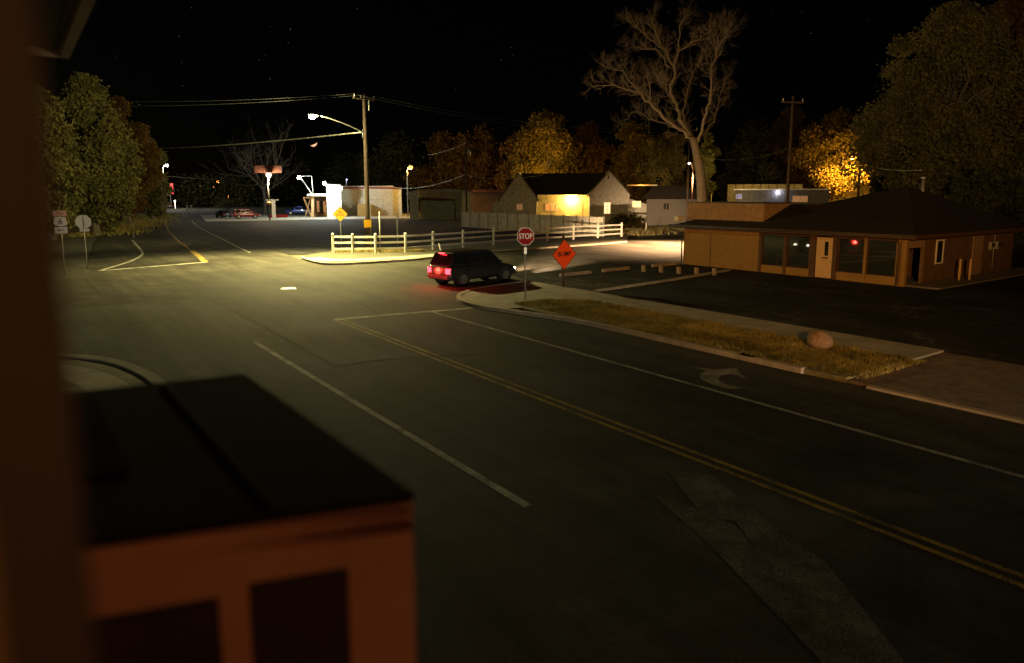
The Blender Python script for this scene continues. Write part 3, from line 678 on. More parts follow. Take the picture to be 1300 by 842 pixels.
# walk along the side
struct('side_walk', MB().box(BX+.2, 60, Y0-1.6, Y0-.05, -.02, .1), M['concrete_dark'])
for px, py, lab in ((1217, 358, 'left'), (1230, 357.5, 'right')):
    p = g(px, py); root_b = MB().tube([(p[0], p[1], 0), (p[0], p[1], 1.2)], .06, 10).tube([(p[0], p[1], 1.2), (p[0], p[1], 1.24)], [.06, .03], 10).build('bollard', M['door_cream'])
    tag(root_b, f'slim pale bollard by the brown side wall, {lab} one of the pair', 'bollard', 'bollards by the side wall')
# stub posts and wheel stops
for i, (px, py) in enumerate(((817, 345.5), (839, 346.5), (861.5, 348), (884, 349), (906.5, 350))):
    p = g(px, py); o = MB().box(p[0]-.09, p[0]+.09, p[1]-.09, p[1]+.09, 0, .42).build('stub_post', M['kerb'])
    tag(o, ('first', 'second', 'third', 'fourth', 'fifth')[i]+' short pale stub post from the left, beside the shop', 'post', 'stub posts by the shop')
for i, (a, b) in enumerate((((711, 352), (752, 348)), ((765, 346), (812, 341)), ((828, 339.5), (866, 336)))):
    p, q = Vector((*g(*a), 0)), Vector((*g(*b), 0)); d = (q-p).normalized(); q = p+d*min((q-p).length, 2.4); n = Vector((-d.y, d.x, 0))
    v = []
    for pt in (p, q): v += [pt+n*.1+Vector((0, 0, .02)), pt-n*.1+Vector((0, 0, .02)), pt-n*.06+Vector((0, 0, .2)), pt+n*.06+Vector((0, 0, .2))]
    o = MB().add(v, [(0, 1, 2, 3), (7, 6, 5, 4), (0, 4, 5, 1), (1, 5, 6, 2), (2, 6, 7, 3), (3, 7, 4, 0)]).build('wheel_stop', M['kerb'])
    tag(o, ('pale concrete wheel stop beside the orange sign post', 'middle one of the three pale concrete wheel stops', 'pale concrete wheel stop nearest the shop')[i], 'wheel stop', 'wheel stops of the parking lot')
# boulder
p = g(1040, 447); bm = bmesh.new(); bmesh.ops.create_icosphere(bm, subdivisions=4, radius=.36)
from mathutils import noise
for v in bm.verts:
    n = noise.noise(v.co*2.2)*.10+noise.noise(v.co*7)*.03+noise.noise(v.co*17)*.012; v.co *= 1+n*1.6; v.co.z *= .88; v.co.x *= 1.05
    if v.co.x < 0 and v.co.z > .05 and abs(v.co.y) < .12: v.co *= .94
mb = MB().add([(v.co.x+p[0], v.co.y+p[1], v.co.z+.36) for v in bm.verts], [[v.index for v in f.verts] for f in bm.faces], True); bm.free()
tag(mb.build('boulder', M['rock']), 'round reddish boulder sitting on the grass strip beside the sidewalk', 'boulder')

# ------------------------------------------------------------------ grass (uncountable)
def blades(name, pts_fn, n, hgt, wid, m, seed, z0=0.):
    r = np.random.default_rng(seed); p = pts_fn(r, n); n = len(p)
    a = r.random(n)*6.28; h = hgt*(.4+r.random(n)); w = wid*(.6+r.random(n)); ln = (r.random((n, 2))-.5)*h[:, None]*1.4
    q = np.zeros((n, 3, 3)); dx = np.cos(a)*w; dy = np.sin(a)*w
    q[:, 0, 0] = p[:, 0]-dx; q[:, 0, 1] = p[:, 1]-dy; q[:, 1, 0] = p[:, 0]+dx; q[:, 1, 1] = p[:, 1]+dy
    q[:, 2, 0] = p[:, 0]+ln[:, 0]; q[:, 2, 1] = p[:, 1]+ln[:, 1]; q[:, 2, 2] = h; q[:, :, 2] += z0
    org = q.reshape(-1, 3).mean(0); org[2] = z0; q -= org
    me = bpy.data.meshes.new(name); me.vertices.add(3*n); me.loops.add(3*n); me.polygons.add(n)
    me.vertices.foreach_set('co', q.ravel()); me.loops.foreach_set('vertex_index', np.arange(3*n, dtype=np.int32))
    me.polygons.foreach_set('loop_start', np.arange(0, 3*n, 3, dtype=np.int32)); me.polygons.foreach_set('loop_total', np.full(n, 3, dtype=np.int32))
    me.materials.append(m); me.update(calc_edges=True)
    o = bpy.data.objects.new(name, me); COL.objects.link(o); o.location = org; o['kind'] = 'stuff'; return o
def verge_pts(r, n):
    x = r.uniform(16.4, 20.3, n); y = r.uniform(8.6, 23.6, n)
    cl = np.sin(x*2.1+y*.7)*np.sin(y*1.3-x)+np.sin(y*3.1+x*1.7)*.5+r.normal(size=n)*.5
    k_ = (cl > -.55) & ~((y > 22.4) & (x+y > 42.4)) & (x > 16.95-.0*(y)) & ((x+.0 > 16.95) | (y > 21))
    edge = (x < 20.2+.15*np.sin(y*9)) ; return np.stack([x[k_ & edge], y[k_ & edge]], 1)
o = blades('verge_grass', verge_pts, 60000, .085, .012, M['grass_blade'], 3, .11); tag(o, 'patchy yellow green grass on the strip between kerb and sidewalk', 'grass')
def line_pts(a, b, w):
    a, b = np.array(a), np.array(b)
    def f(r, n):
        t = r.random(n)[:, None]; p = a+(b-a)*t+r.normal(size=(n, 2))*w
        k_ = np.sin(p[:, 0]*1.1)*np.sin(p[:, 1]*1.7+1)+r.normal(size=n)*.6 > -.3; return p[k_]
    return f
o = blades('fence_grass', line_pts(g(430, 321), g(540, 319.5), .35), 5000, .16, .02, M['grass_blade'], 4, .05); tag(o, 'tufts of grass growing under the left end of the rail fence', 'grass')
o = blades('roadside_weeds', line_pts(g(795, 298), g(868, 291), 1.5), 9000, .5, .035, M['straw'], 5, 0.); tag(o, 'dry straw coloured weeds between the rail fence and the shop', 'weeds')
o = blades('roadside_weeds', line_pts(g(812, 287), g(862, 283), 2.2), 3500, 1.5, .05, M['straw'], 6, 0.); tag(o, 'tall dry weed stalks behind the low roadside weeds', 'weeds')
o = blades('verge_grass', line_pts(g(108, 300), g(200, 272), 2.5), 14000, .35, .06, M['grass_blade'], 8, 0.); tag(o, 'rough grass on the verge beside the far road on the left', 'grass')
p = g(820, 297); tag(MB().tube([(*p, 0), (*p, 1.3)], .05, 8).build('stake', M['vinyl']), 'small pale upright stake among the dry roadside weeds', 'stake')

# ------------------------------------------------------------------ vehicles
GL = glass('car glass', (.012, .014, .016))
def vehicle(name, loc, rz, paint_m, label, kind='suv', lamps_on=False, group=None):
    """local +x is forward; origin on the ground at the centre"""
    rt = empty(name, (loc[0], loc[1], 0), label, 'pickup' if kind == 'pickup' else 'car', group, rz)
    Lh = {'suv': 2.4, 'pickup': 2.75, 'sedan': 2.3}[kind]; W = .93; wr = .37; wx = Lh*.62
    top = {'suv': 1.78, 'pickup': 1.85, 'sedan': 1.42}[kind]; belt = {'suv': 1.08, 'pickup': 1.15, 'sedan': .92}[kind]; hood = belt-.08
    def loft(secs, mm, nm, parent=rt):
        # secs: (x, halfwidth bottom, halfwidth top, z0, z1)
        m = MB(); rings = []
        for (x, wb, wt, z0, z1) in secs:
            h = z1-z0; ring = [(x, -wb*.9, z0), (x, -wb, z0+h*.15), (x, -wb, z0+h*.6), (x, -wt, z1-h*.1), (x, -wt*.88, z1), (x, wt*.88, z1), (x, wt, z1-h*.1), (x, wb, z0+h*.6), (x, wb, z0+h*.15), (x, wb*.9, z0)]
            rings.append(ring)
        n = 10; v = [q for rg in rings for q in rg]; f = []
        for i in range(len(rings)-1):
            for j in range(n): a = i*n+j; b = i*n+(j+1) % n; f.append((a, b, b+n, a+n))
        f.append(tuple(range(n))[::-1]); f.append(tuple((len(rings)-1)*n+j for j in range(n)))
        m.add(v, f, False); o = m.build(nm, mm, parent, local=True)
        md = o.modifiers.new('bev', 'BEVEL'); md.width = .035; md.segments = 3; md.limit_method = 'ANGLE'; md.angle_limit = R(25)
        return o
    if kind == 'suv':
        body = loft([(-Lh, W*.88, W*.84, .42, belt-.06), (-Lh+.12, W*.97, W*.92, .34, belt), (-1.2, W, W*.95, .3, belt), (.9, W, W*.95, .3, belt), (1.5, W, W*.92, .3, hood), (Lh-.2, W*.96, W*.84, .34, hood-.12), (Lh, W*.84, W*.74, .42, hood-.28)], paint_m, 'body')
        cab = [(-Lh+.08, belt-.01), (-Lh+.38, top-.05), (-Lh+.75, top), (.35, top), (.62, top-.06), (1.32, belt-.01)]
    elif kind == 'sedan':
        body = loft([(-Lh, W*.85, W*.8, .4, belt-.08), (-Lh+.15, W*.96, W*.9, .3, belt), (-1.3, W, W*.94, .25, belt), (.8, W, W*.94, .25, belt), (1.3, W, W*.9, .25, hood), (Lh-.2, W*.94, W*.8, .3, hood-.14), (Lh, W*.8, W*.7, .38, hood-.3)], paint_m, 'body')
        cab = [(-1.65, belt-.01), (-.95, top-.04), (-.6, top), (.1, top), (.3, top-.05), (1.15, belt-.01)]
    else:
        body = loft([(-Lh, W*.95, W*.93, .5, belt-.04), (-Lh+.08, W*.98, W*.95, .45, belt-.02), (-.75, W, W*.96, .4, belt-.02), (.9, W, W*.95, .4, belt), (1.5, W, W*.92, .4, hood+.04), (Lh-.2, W*.97, W*.88, .42, hood-.04), (Lh, W*.9, W*.82, .5, hood-.14)], paint_m, 'body')
        cab = [(-.9, belt-.03), (-.8, top-.06), (-.65, top), (.3, top), (.52, top-.07), (1.15, belt-.01)]
        MB().box(-Lh+.1, -.95, -W+.16, W-.16, belt-.03, belt-.012).build('truck_bed', M['black'], rt, local=True)
    # greenhouse: roof shell + glass panels
    wb_, wt_ = W*.93, W*.74
    def wz(z): return wb_+(wt_-wb_)*(z-belt)/(top-belt)
    m = MB(); n = len(cab); v = [(x, -wz(z), z) for x, z in cab]+[(x, wz(z), z) for x, z in cab]
    m.add(v, [tuple(range(n)), tuple(range(n, 2*n))[::-1]]+[(i, n+i, n+i+1, i+1) for i in range(n-1)])
    o = m.build('cabin', paint_m, rt, local=True); md = o.modifiers.new('bev', 'BEVEL'); md.width = .04; md.segments = 2; md.limit_method = 'ANGLE'; md.angle_limit = R(30)
    x0c, x1c = cab[0][0], cab[-1][0]
    def cx(z, front):
        pts = cab[:2] if not front else cab[-2:][::-1]
        (xa, za), (xb, zb) = pts; return xa+(xb-xa)*(z-za)/(zb-za)
    zlo, zhi = belt+.07, top-.13
    spl = [.0, .5, 1.0] if kind != 'suv' else [0, .33, .66, 1.0]
    for s in (-1, 1):
        for i in range(len(spl)-1):
            def xi(t, z): a = cx(z, False)+.12; b = cx(z, True)-.12; return a+(b-a)*t
            q = [(xi(spl[i], zlo)+.035, zlo), (xi(spl[i+1], zlo)-.035, zlo), (xi(spl[i+1], zhi)-.035, zhi), (xi(spl[i], zhi)+.035, zhi)]
            a = [(x, s*(wz(z)+.012), z) for x, z in q]; b = [(x, s*(wz(z)-.02), z) for x, z in q]
            MB().add(a+b, [(0, 1, 2, 3), (7, 6, 5, 4), (0, 4, 5, 1), (1, 5, 6, 2), (2, 6, 7, 3), (3, 7, 4, 0)]).build('side_window', GL, rt, local=True)
    for front, nm in ((True, 'windshield'), (False, 'rear_window')):
        sg = 1 if front else -1; q = []
        for z in (zlo-.02, zhi+.02):
            for s in (-1, 1): q.append((cx(z, front)+sg*.014, s*(wz(z)-.09), z))
        q2 = [(x-sg*.03, y, z) for x, y, z in q]
        MB().add([q[0], q[1], q[3], q[2], q2[0], q2[1], q2[3], q2[2]], [(0, 1, 2, 3), (7, 6, 5, 4), (0, 4, 5, 1), (1, 5, 6, 2), (2, 6, 7, 3), (3, 7, 4, 0)]).build(nm, GL, rt, local=True)
    for sx in (-1, 1):
        for s in (-1, 1):
            x = wx*sx; y = s*(W-.1)
            MB().tube([(x, s*(W-.32), wr+.04), (x, s*(W+.008), wr+.04)], wr+.07, 20, smooth=False).build('wheel_arch', M['black'], rt, local=True)
            wo_ = MB().tube([(x, y-s*.13, wr), (x, y-s*.1, wr), (x, y+s*.105, wr), (x, y+s*.125, wr)], [wr*.93, wr, wr, wr*.93], 22).build('wheel', M['black'], rt, local=True)
            MB().disc((x, y+s*.128, wr), wr*.62, (0, 1, 0), 18, .02).build('rim', M['rim'], wo_, local=True)
    zt_ = belt-.2
    for s in (-1, 1):
        MB().bbox(-Lh-.012, -Lh+.14, min(s*(W*.62), s*(W*.93)), max(s*(W*.62), s*(W*.93)), zt_-.2, zt_+.07, .015).build('tail_lamp', E_red if lamps_on else M['red_sign'], rt, local=True)
        MB().bbox(Lh-.2, Lh-.0, min(s*W*.5, s*W*.84), max(s*W*.5, s*W*.84), hood-.42, hood-.28, .02).build('headlight', E_head if lamps_on else M['white_sign'], rt, local=True)
    MB().bbox(-Lh-.09, -Lh+.1, -W*.86, W*.86, .4, .6, .03).build('rear_bumper', M['dark_metal'], rt, local=True)
    MB().bbox(Lh-.12, Lh+.08, -W*.82, W*.82, .36, .56, .03).build('front_bumper', M['dark_metal'], rt, local=True)
    MB().box(-Lh-.02, -Lh-.01+.02, -.16, .16, .66, .8).build('licence_plate', M['white_sign'], rt, local=True)
    for s in (-1, 1): MB().bbox(.88, 1.06, min(s*W, s*(W+.18)), max(s*W, s*(W+.18)), belt, belt+.14, .02).build('side_mirror', paint_m, rt, local=True)
    return rt
def car_paint(name, c): return mat(name, c, .28, .06, 3, coat=.6)
PB = car_paint('black car paint', (.02, .019, .02)); PR = car_paint('dark red car paint', (.22, .015, .02)); PBL = car_paint('blue car paint', (.02, .06, .5)); PS = car_paint('silver car paint', (.35, .35, .35))
SUVP = (19.9, 31.35); SUVA = R(9)
suv = vehicle('suv', SUVP, SUVA, PB, 'black car turning right at the kerb corner with red tail lamps lit', 'suv', True)
MB().bbox(-2.2, -2.12, -.2, .2, 1.66, 1.7, .008).build('high_brake_lamp', E_red, suv, local=True)
def suvw(x, y, z): v = Matrix.Rotation(SUVA, 3, 'Z') @ Vector((x, y, z)); return (SUVP[0]+v.x, SUVP[1]+v.y, v.z)
for s in (-.7, .7):
    point('tail_glow', suvw(-2.95, s, .75), (1, .05, .03), 70, .12, suv)
    point('headlight_beam', suvw(2.5, s, .72), (1, .66, .34), 110000, .08, suv, spot=22, target=suvw(32, s*2+14.0, -.4), blend=1.)
p = g(313, 277.5); vehicle('parked_car', p, R(0)-azi(313)+R(8), PR, 'dark red estate car parked in lamplight left of the warm lamp post', 'suv')
p = g(292, 277); vehicle('parked_car', (p[0], p[1]+5), R(90)-azi(292)+R(20), PB, 'small dark car half hidden at the left end of the dark red car', 'sedan')
p = g(379, 272.5); vehicle('parked_pickup', p, R(180)-azi(381), PBL, 'bright blue pickup parked left of the filling station canopy', 'pickup')
p = g(450, 274); vehicle('parked_car', p, R(180)-azi(450), PB, 'dark car parked just right of the white sign tower', 'sedan')
p = g(214, 264.5); vehicle('distant_truck', p, R(90)-azi(214)+R(10), PB, 'dark pickup far down the road under the red lights', 'pickup')

# ------------------------------------------------------------------ buildings in the distance
def local_root(name, px, d, label, cat='building', off=0., group=None):
    x, y = ground_at(px, d); return empty(name, (x, y, 0), label, cat, group, -azi(px)+off)
def lb(rt, nm, m, x0, x1, y0, y1, z0, z1): return MB().box(x0, x1, y0, y1, z0, z1).build(nm, m, rt, local=True)
WALLW = siding('white clapboard', (.5, .47, .42), .16); WALLY = siding('cream clapboard', (.62, .5, .24), .18); METAL = siding('ribbed metal wall', (.42, .42, .36), .3, False)
METAL2 = siding('pale ribbed metal wall', (.6, .62, .55), .3, False); ROOFD = siding('dark roof shingles', (.05, .042, .035), .2); ROOFR = mat('dark red metal roof', (.16, .04, .03), .6, .3)
WLIT = emit('lit window', (1, .62, .3), 1.6); WLIT2 = emit('lit kitchen window', (1, .8, .35), 1.0); WDIM = emit('dim lit window', (.9, .45, .2), .15)
def gable(rt, m, rm_, x0, x1, y0, y1, zw, zr, over=.35):
    """gable end faces -y"""
    xm = (x0+x1)/2
    MB().prism_xz([(x0, -.1), (x1, -.1), (x1, zw), (xm, zr), (x0, zw)], y0, y1).build('gable_wall', m, rt, local=True)
    sl_ = (zr-zw)/(xm-x0); r_ = MB()
    for s in (-1, 1):
        xe = xm+s*(xm-x0+over); ze = zr-sl_*(xm-x0+over)
        r_.add([(xm, y0-over, zr+.03), (xe, y0-over, ze+.03), (xe, y1+over, ze+.03), (xm, y1+over, zr+.03), (xm, y0-over, zr+.2), (xe, y0-over, ze+.2), (xe, y1+over, ze+.2), (xm, y1+over, zr+.2)], [(0, 1, 2, 3), (7, 6, 5, 4), (0, 4, 5, 1), (1, 5, 6, 2), (2, 6, 7, 3), (3, 7, 4, 0)])
    r_.build('gable_roof', rm_, rt, local=True)
def win(rt, x0, x1, z0, z1, y, m, fm=M['white_sign'], bars=1):
    f = MB(); t = .07
    for (a, b, c, d) in ((x0-t, x1+t, z0-t, z0), (x0-t, x1+t, z1, z1+t), (x0-t, x0, z0, z1), (x1, x1+t, z0, z1)): f.box(a, b, y-.06, y-.004, c, d)
    if bars: f.box((x0+x1)/2-.03, (x0+x1)/2+.03, y-.05, y-.02, z0, z1)
    o = f.build('window', fm, rt, local=True); MB().box(x0, x1, y-.018, y-.006, z0, z1).build('pane', m, o, local=True)
# the house: s px per metre
d = 104.; s_ = 885/d; cpx = 714
def hx(px): return (px-cpx)/s_
def hz(py): return H-(py-YH)/s_
rt = local_root('white_house', cpx, d, 'white clapboard house with two gables and a brightly lit cream wall between them')
gable(rt, WALLW, ROOFD, hx(636), hx(682), -.6, 8, hz(252), hz(221))
gable(rt, WALLW, ROOFD, hx(747.5), hx(797), -.8, 8, hz(247), hz(219))
lb(rt, 'porch_wall', WALLY, hx(682.3), hx(747.2), 1.2, 1.4, -.1, hz(247.5))
MB().prism([(hx(682), -.1), (hx(747.4), -.1), (hx(747.4), 1.15), (hx(682), 1.15)], -.1, .45).build('porch_floor', M['concrete_dark'], rt, local=True)
r_ = MB(); r_.add([(hx(658), .6, hz(247)), (hx(776), .6, hz(247)), (hx(776), 5.0, hz(219.5)), (hx(658), 5.0, hz(219.5)), (hx(658), 9.5, hz(247)), (hx(776), 9.5, hz(247))], [(0, 1, 2, 3), (3, 2, 5, 4), (0, 3, 4), (1, 5, 2), (0, 4, 5, 1)]); r_.build('main_roof', ROOFD, rt, local=True)
MB().add([(hx(626), 0, hz(259)), (hx(636), 0, hz(252)), (hx(636), 5, hz(252)), (hx(626), 5, hz(259)), (hx(626), 0, -.1), (hx(636), 0, -.1), (hx(636), 5, -.1), (hx(626), 5, -.1)], [(0, 1, 2, 3), (4, 5, 1, 0), (7, 6, 2, 3), (4, 0, 3, 7)]).build('lean_to', WALLW, rt, local=True)
MB().add([(hx(797), 0, hz(252)), (hx(819), 0, hz(259)), (hx(819), 5, hz(259)), (hx(797), 5, hz(252)), (hx(797), 0, -.1), (hx(819), 0, -.1), (hx(819), 5, -.1), (hx(797), 5, -.1)], [(0, 1, 2, 3), (4, 5, 1, 0), (5, 6, 2, 1), (7, 6, 2, 3)]).build('lean_to', WALLW, rt, local=True)
win(rt, hx(766), hx(773.5), hz(270.5), hz(257), -.8, WLIT); win(rt, hx(801.5), hx(811.5), hz(262.5), hz(255.5), 0, WLIT2)
win(rt, hx(657), hx(664), hz(266), hz(259), -.6, WDIM); win(rt, hx(693), hx(706), hz(267), hz(259), 1.2, WDIM)
win(rt, hx(769.2), hx(772), hz(228.5), hz(223), -.8, M['ink'], bars=0)
MB().box(hx(733.5), hx(739.5), 1.12, 1.19, .45, hz(257)).build('door', M['door_cream'], rt, local=True)
pl = MB().sphere((hx(726), .95, hz(253)), .16, 10).build('porch_lamp', emit('porch globe', (1, .75, .3), 120), rt, local=True)
q = P(726, 253.5, d+.2); point('porch_light', q, (1, .62, .16), 1700, .15, rt)
# filling station with white tower sign
d = 143.; s_ = 885/d; cpx = 424
rt = local_root('filling_station', cpx, d, 'filling station with a bright white tower, low canopy and long grey hall behind', off=0)
tw = lb(rt, 'tower', mat('white enamel panel', (.85, .85, .82), .4, .05), hx(415), hx(432.5), 0, 2.6, 0, hz(235.5))
MB().box(hx(415)-.1, hx(432.5)+.1, -.1, 2.7, hz(235.4), hz(234.3)).build('tower_cap', M['dark_metal'], rt, local=True)
MB().prism_xz([(hx(432.6), hz(237)), (hx(435), hz(237)), (hx(435), hz(241)), (hx(432.6), hz(243))], .2, 2.2).build('tower_bracket', M['white_sign'], rt, local=True)
lb(rt, 'sign_band', mat('red enamel', (.6, .02, .05), .4, .05), hx(421), hx(429), -.06, -.01, hz(251.6), hz(250.4))
lb(rt, 'door', mat('pale pink door', (.75, .5, .5), .5, .05), hx(421.5), hx(429.5), -.04, -.012, .1, hz(252))
for px in (424.2, 427.2): lb(rt, 'door_sign', M['ink'], hx(px)-.12, hx(px)+.12, -.07, -.045, hz(262.5), hz(260.5))
lb(rt, 'canopy', M['white_sign'], hx(392), hx(414.7), -3.5, 4, hz(248.8), hz(246.2))
MB().beam((hx(397.5), -3, 0), (hx(398.5), -3, hz(249)), .5, .5).beam((hx(387), -2, hz(251)), (hx(399), -2, hz(251)), .3, .3).build('canopy_post', M['door_cream'], rt, local=True)
MB().beam((hx(388), -2.5, hz(251)), (hx(396), -2.5, .2), .35).beam((hx(389), -2.5, .2), (hx(396), -2.5, hz(251)), .2).build('brace_frame', M['door_cream'], rt, local=True)
MB().box(hx(398.6), hx(414.7), 4, 9, 0, hz(249)).build('store_wall', M['stucco'], rt, local=True)
lb(rt, 'store_front', M['trim_brown'], hx(400), hx(412), 3.9, 3.98, .6, hz(251)); 
for a in (402, 406.5, 410): lb(rt, 'store_window', WDIM if a != 406.5 else M['window_dark'], hx(a), hx(a+3), 3.8, 3.88, .9, 3.2)
MB().prism_xz([(hx(432.6), 0), (hx(500), 0), (hx(500), hz(235.5)), (hx(432.6), hz(236.5))], 6, 26).build('hall_wall', METAL, rt, local=True)
lb(rt, 'hall_fascia', ROOFR, hx(433), hx(500)+.3, 5.7, 6.0-.01, hz(239.5), hz(237.3)); lb(rt, 'hall_gutter', M['galv'], hx(433), hx(500)+.3, 5.6, 5.69, hz(237.2), hz(236))
lb(rt, 'side_wing', METAL2, hx(500.1), hx(512), 7, 20, 0, hz(240)); lb(rt, 'wing_roof', ROOFR, hx(499.5), hx(513), 6.8, 20.2, hz(240)+.01, hz(238))
lb(rt, 'storage_box', M['stucco'], hx(453), hx(470), 3, 5.5, 0, hz(259))
E_cold2 = E_green
for (px, py, nm) in ((383, 226.5, 'canopy_lamp'), (413, 233.3, 'tower_lamp')):
    MB().sphere((hx(px), -1.2, hz(py)), .34, 10).build(nm, E_cold2, rt, local=True)
MB().tube([(hx(398.5), -1.2, hz(248)), (hx(385), -1.2, hz(226.5))], .12, 6).tube([(hx(398.8), -1, hz(248)), (hx(398), -1, hz(224.5)), (hx(389), -1, hz(224.5)), (hx(384), -1, hz(226))], .09, 6).build('lamp_bracket', M['galv'], rt, local=True)
q = P(383, 228.5, d-2); point('canopy_light', (q.x, q.y, q.z), (.85, 1, .8), 2500, .3, rt)
q = P(414, 233, d-4.5); point('tower_light', (q.x, q.y, q.z), (.9, 1, .9), 8000, .3, rt)
# sheds to the right of it
d = 128.; s_ = 885/d; cpx = 560
rt = local_root('metal_shed', cpx, d, 'long low pale metal shed with a dark open lean-to, left of the white house', off=R(0))
MB().prism_xz([(hx(532), 0), (hx(598), 0), (hx(598), hz(243)), (hx(570), hz(239)), (hx(532), hz(241))], 2, 14).build('shed_wall', METAL, rt, local=True)
MB().prism_xz([(hx(530), hz(241)-.02), (hx(570), hz(239)-.02), (hx(600), hz(243)-.02), (hx(600), hz(242.0)), (hx(570), hz(237.8)), (hx(530), hz(239.8))], 1.7, 14.3).build('shed_roof', ROOFD, rt, local=True)
lb(rt, 'end_panel', METAL2, hx(586), hx(598), 1.8, 1.98, 0, hz(243.4)); lb(rt, 'front_gable', METAL2, hx(521), hx(531.8), -1, 2.6, 0, hz(253))
MB().prism_xz([(hx(519), hz(253)+.02), (hx(531.8), hz(253)+.02), (hx(531.8), hz(241)), (hx(519), hz(244))], -1, 2.6).build('gable_end', METAL2, rt, local=True)
MB().prism_xz([(hx(533), hz(252)), (hx(576), hz(253.5)), (hx(576), hz(252.5)), (hx(538), hz(250))], -1.5, 1.95).build('lean_to_roof', ROOFR, rt, local=True)
lb(rt, 'lean_to_wall', METAL, hx(536), hx(576), -.2, 0, 0, hz(255))
d = 150.; s_ = 885/d; cpx = 640
rt = local_root('long_barn', cpx, d, 'dark low barn with a reddish roof behind the white house')
lb(rt, 'barn_wall', M['trim_brown'], hx(596), hx(690), 0, 10, 0, hz(244)); lb(rt, 'barn_roof', ROOFR, hx(594), hx(692), -.6, 10.6, hz(244)+.01, hz(241.5))
# dark cabin right of the house, and roofs behind the shop
d = 92.; s_ = 885/d; cpx = 850
rt = local_root('dark_cabin', cpx, d, 'dark unlit cabin right of the white house, behind the dry weeds')
lb(rt, 'cabin_wall', siding('dark cabin boards', (.035, .027, .02), .2), hx(822), hx(884), 0, 7, 0, hz(253))
r_ = MB(); r_.add([(hx(816), -.8, hz(253)+.02), (hx(890), -.8, hz(253)+.02), (hx(880), 3.5, hz(236)), (hx(830), 3.5, hz(236)), (hx(816), 7.8, hz(253)+.02), (hx(890), 7.8, hz(253)+.02)], [(0, 1, 2, 3), (3, 2, 5, 4), (0, 3, 4), (1, 5, 2), (0, 4, 5, 1)]); r_.build('cabin_roof', ROOFD, rt, local=True)
win(rt, hx(843), hx(850), hz(266), hz(258), 0, M['window_dark'], M['trim_brown'])
d = 118.; s_ = 885/d; cpx = 985
rt = local_root('mobile_home', cpx, d, 'long pale mobile home with a white porch lamp, seen over the roof of the shop')
lb(rt, 'home_wall', siding('pale aluminium siding', (.16, .16, .18), .25), hx(936), hx(1046), 0, 4, 0, hz(241.5)); lb(rt, 'home_roof', M['sign_back'], hx(934), hx(1048), -.4, 4.4, hz(241.5)+.01, hz(240))
win(rt, hx(938), hx(944), hz(252), hz(247), 0, emit('bluish window', (.12, .18, .8), .25)); win(rt, hx(1005), hx(1022), hz(256), hz(249), 0, WDIM)
MB().sphere((hx(987), -.35, hz(244.5)), .16, 10).build('porch_lamp', emit('porch lamp cold', (1, .95, 1), 60), rt, local=True)
q = P(987, 245, d-1.1); point('porch_light', q, (.9, .9, 1), 40, .12, rt)
d = 135.; s_ = 885/d; cpx = 955
rt = local_root('lit_fence', cpx, d, 'orange lit board fence behind the pale mobile home', 'fence')
for i in range(9): lb(rt, 'fence_panel', METAL2, hx(925)+i*1.5, hx(925)+i*1.5+1.42, 0, .06, 0, hz(234.5))
for i in range(10): lb(rt, 'post', M['trim_brown'], hx(925)+i*1.5-.04, hx(925)+i*1.5+.04, -.05, .1, 0, hz(234))
q = P(950, 228, d-5); sod_small = q
d = 140.; s_ = 885/d; cpx = 1082
rt = local_root('lamplit_house', cpx, d, 'low house under the glowing yellow tree, its walls lit by the sodium lamp')
lb(rt, 'house_wall', WALLY, hx(1040), hx(1125), 4, 12, 0, hz(232))
r_ = MB(); r_.add([(hx(1036), 3.2, hz(232)+.02), (hx(1129), 3.2, hz(232)+.02), (hx(1112), 8, hz(221)), (hx(1052), 8, hz(221)), (hx(1036), 12.8, hz(232)+.02), (hx(1129), 12.8, hz(232)+.02)], [(0, 1, 2, 3), (3, 2, 5, 4), (0, 3, 4), (1, 5, 2), (0, 4, 5, 1)]); r_.build('house_roof', ROOFD, rt, local=True)
win(rt, hx(1050), hx(1056), hz(240), hz(234), 4, WLIT2)
for (px, py, dd, colr, lab) in ((815, 236.5, 135, 0, 'low shed roof glowing orange through the trees right of the white house'), (1120, 249, 60, 1, 'pale corner of a car port roof behind the right end of the shop')):
    q = ground_at(px, dd); z = H-(py-YH)*dd/885; rt = empty('open_shed', (*q, 0), lab, 'shed', rz=-azi(px))
    if colr: continue
    lb(rt, 'roof', METAL2, -2.8, 2.8, -2, 2, z, z+.25); 
    for a in (-2.6, 2.6): lb(rt, 'post', M['trim_brown'], a-.08, a+.08, -.1, .1, 0, z)
bpy.data.objects.remove(rt)

# ------------------------------------------------------------------ lamps in the distance
def lamp_post(px, py, d, base_name, label, em, lc, power, r=.28, arm=0., rad_l=.3, pole_r=.11, mats=M['galv_dull']):
    b = ground_at(px+arm, d); top = P(px, py, d); root = empty(base_name, (*b, 0), label, 'street lamp')
    tp = Vector((*b, top.z))
    if arm: MB().tube([(*b, -.1), (*b, top.z-.6), ((b[0]*.6+top.x*.4), (b[1]*.6+top.y*.4), top.z+.05), (top.x, top.y, top.z+.1)], pole_r, 8).build('pole', mats, root)
    else: MB().tube([(*b, -.1), (*b, top.z)], pole_r, 8).build('pole', mats, root)
    h_ = MB().sphere((top.x, top.y, top.z+r*.9), r*1.05, 12, (1, 1, .45)).build('lamp_head', M['galv_dull'], root)
    MB().sphere((top.x, top.y, top.z), r, 12).build('lamp_globe', em, h_)
    point('lamp_light', (top.x, top.y, top.z-r-.25), lc, power, rad_l, root); return root
rt = lamp_post(341, 222, 122, 'lamp_post', 'lamp post with glaring warm lamp and sign board, right of the red car', E_warm, (1, .72, .4), 5500, .45)
b = ground_at(341, 122.6); q = P(339, 215, 122.6)
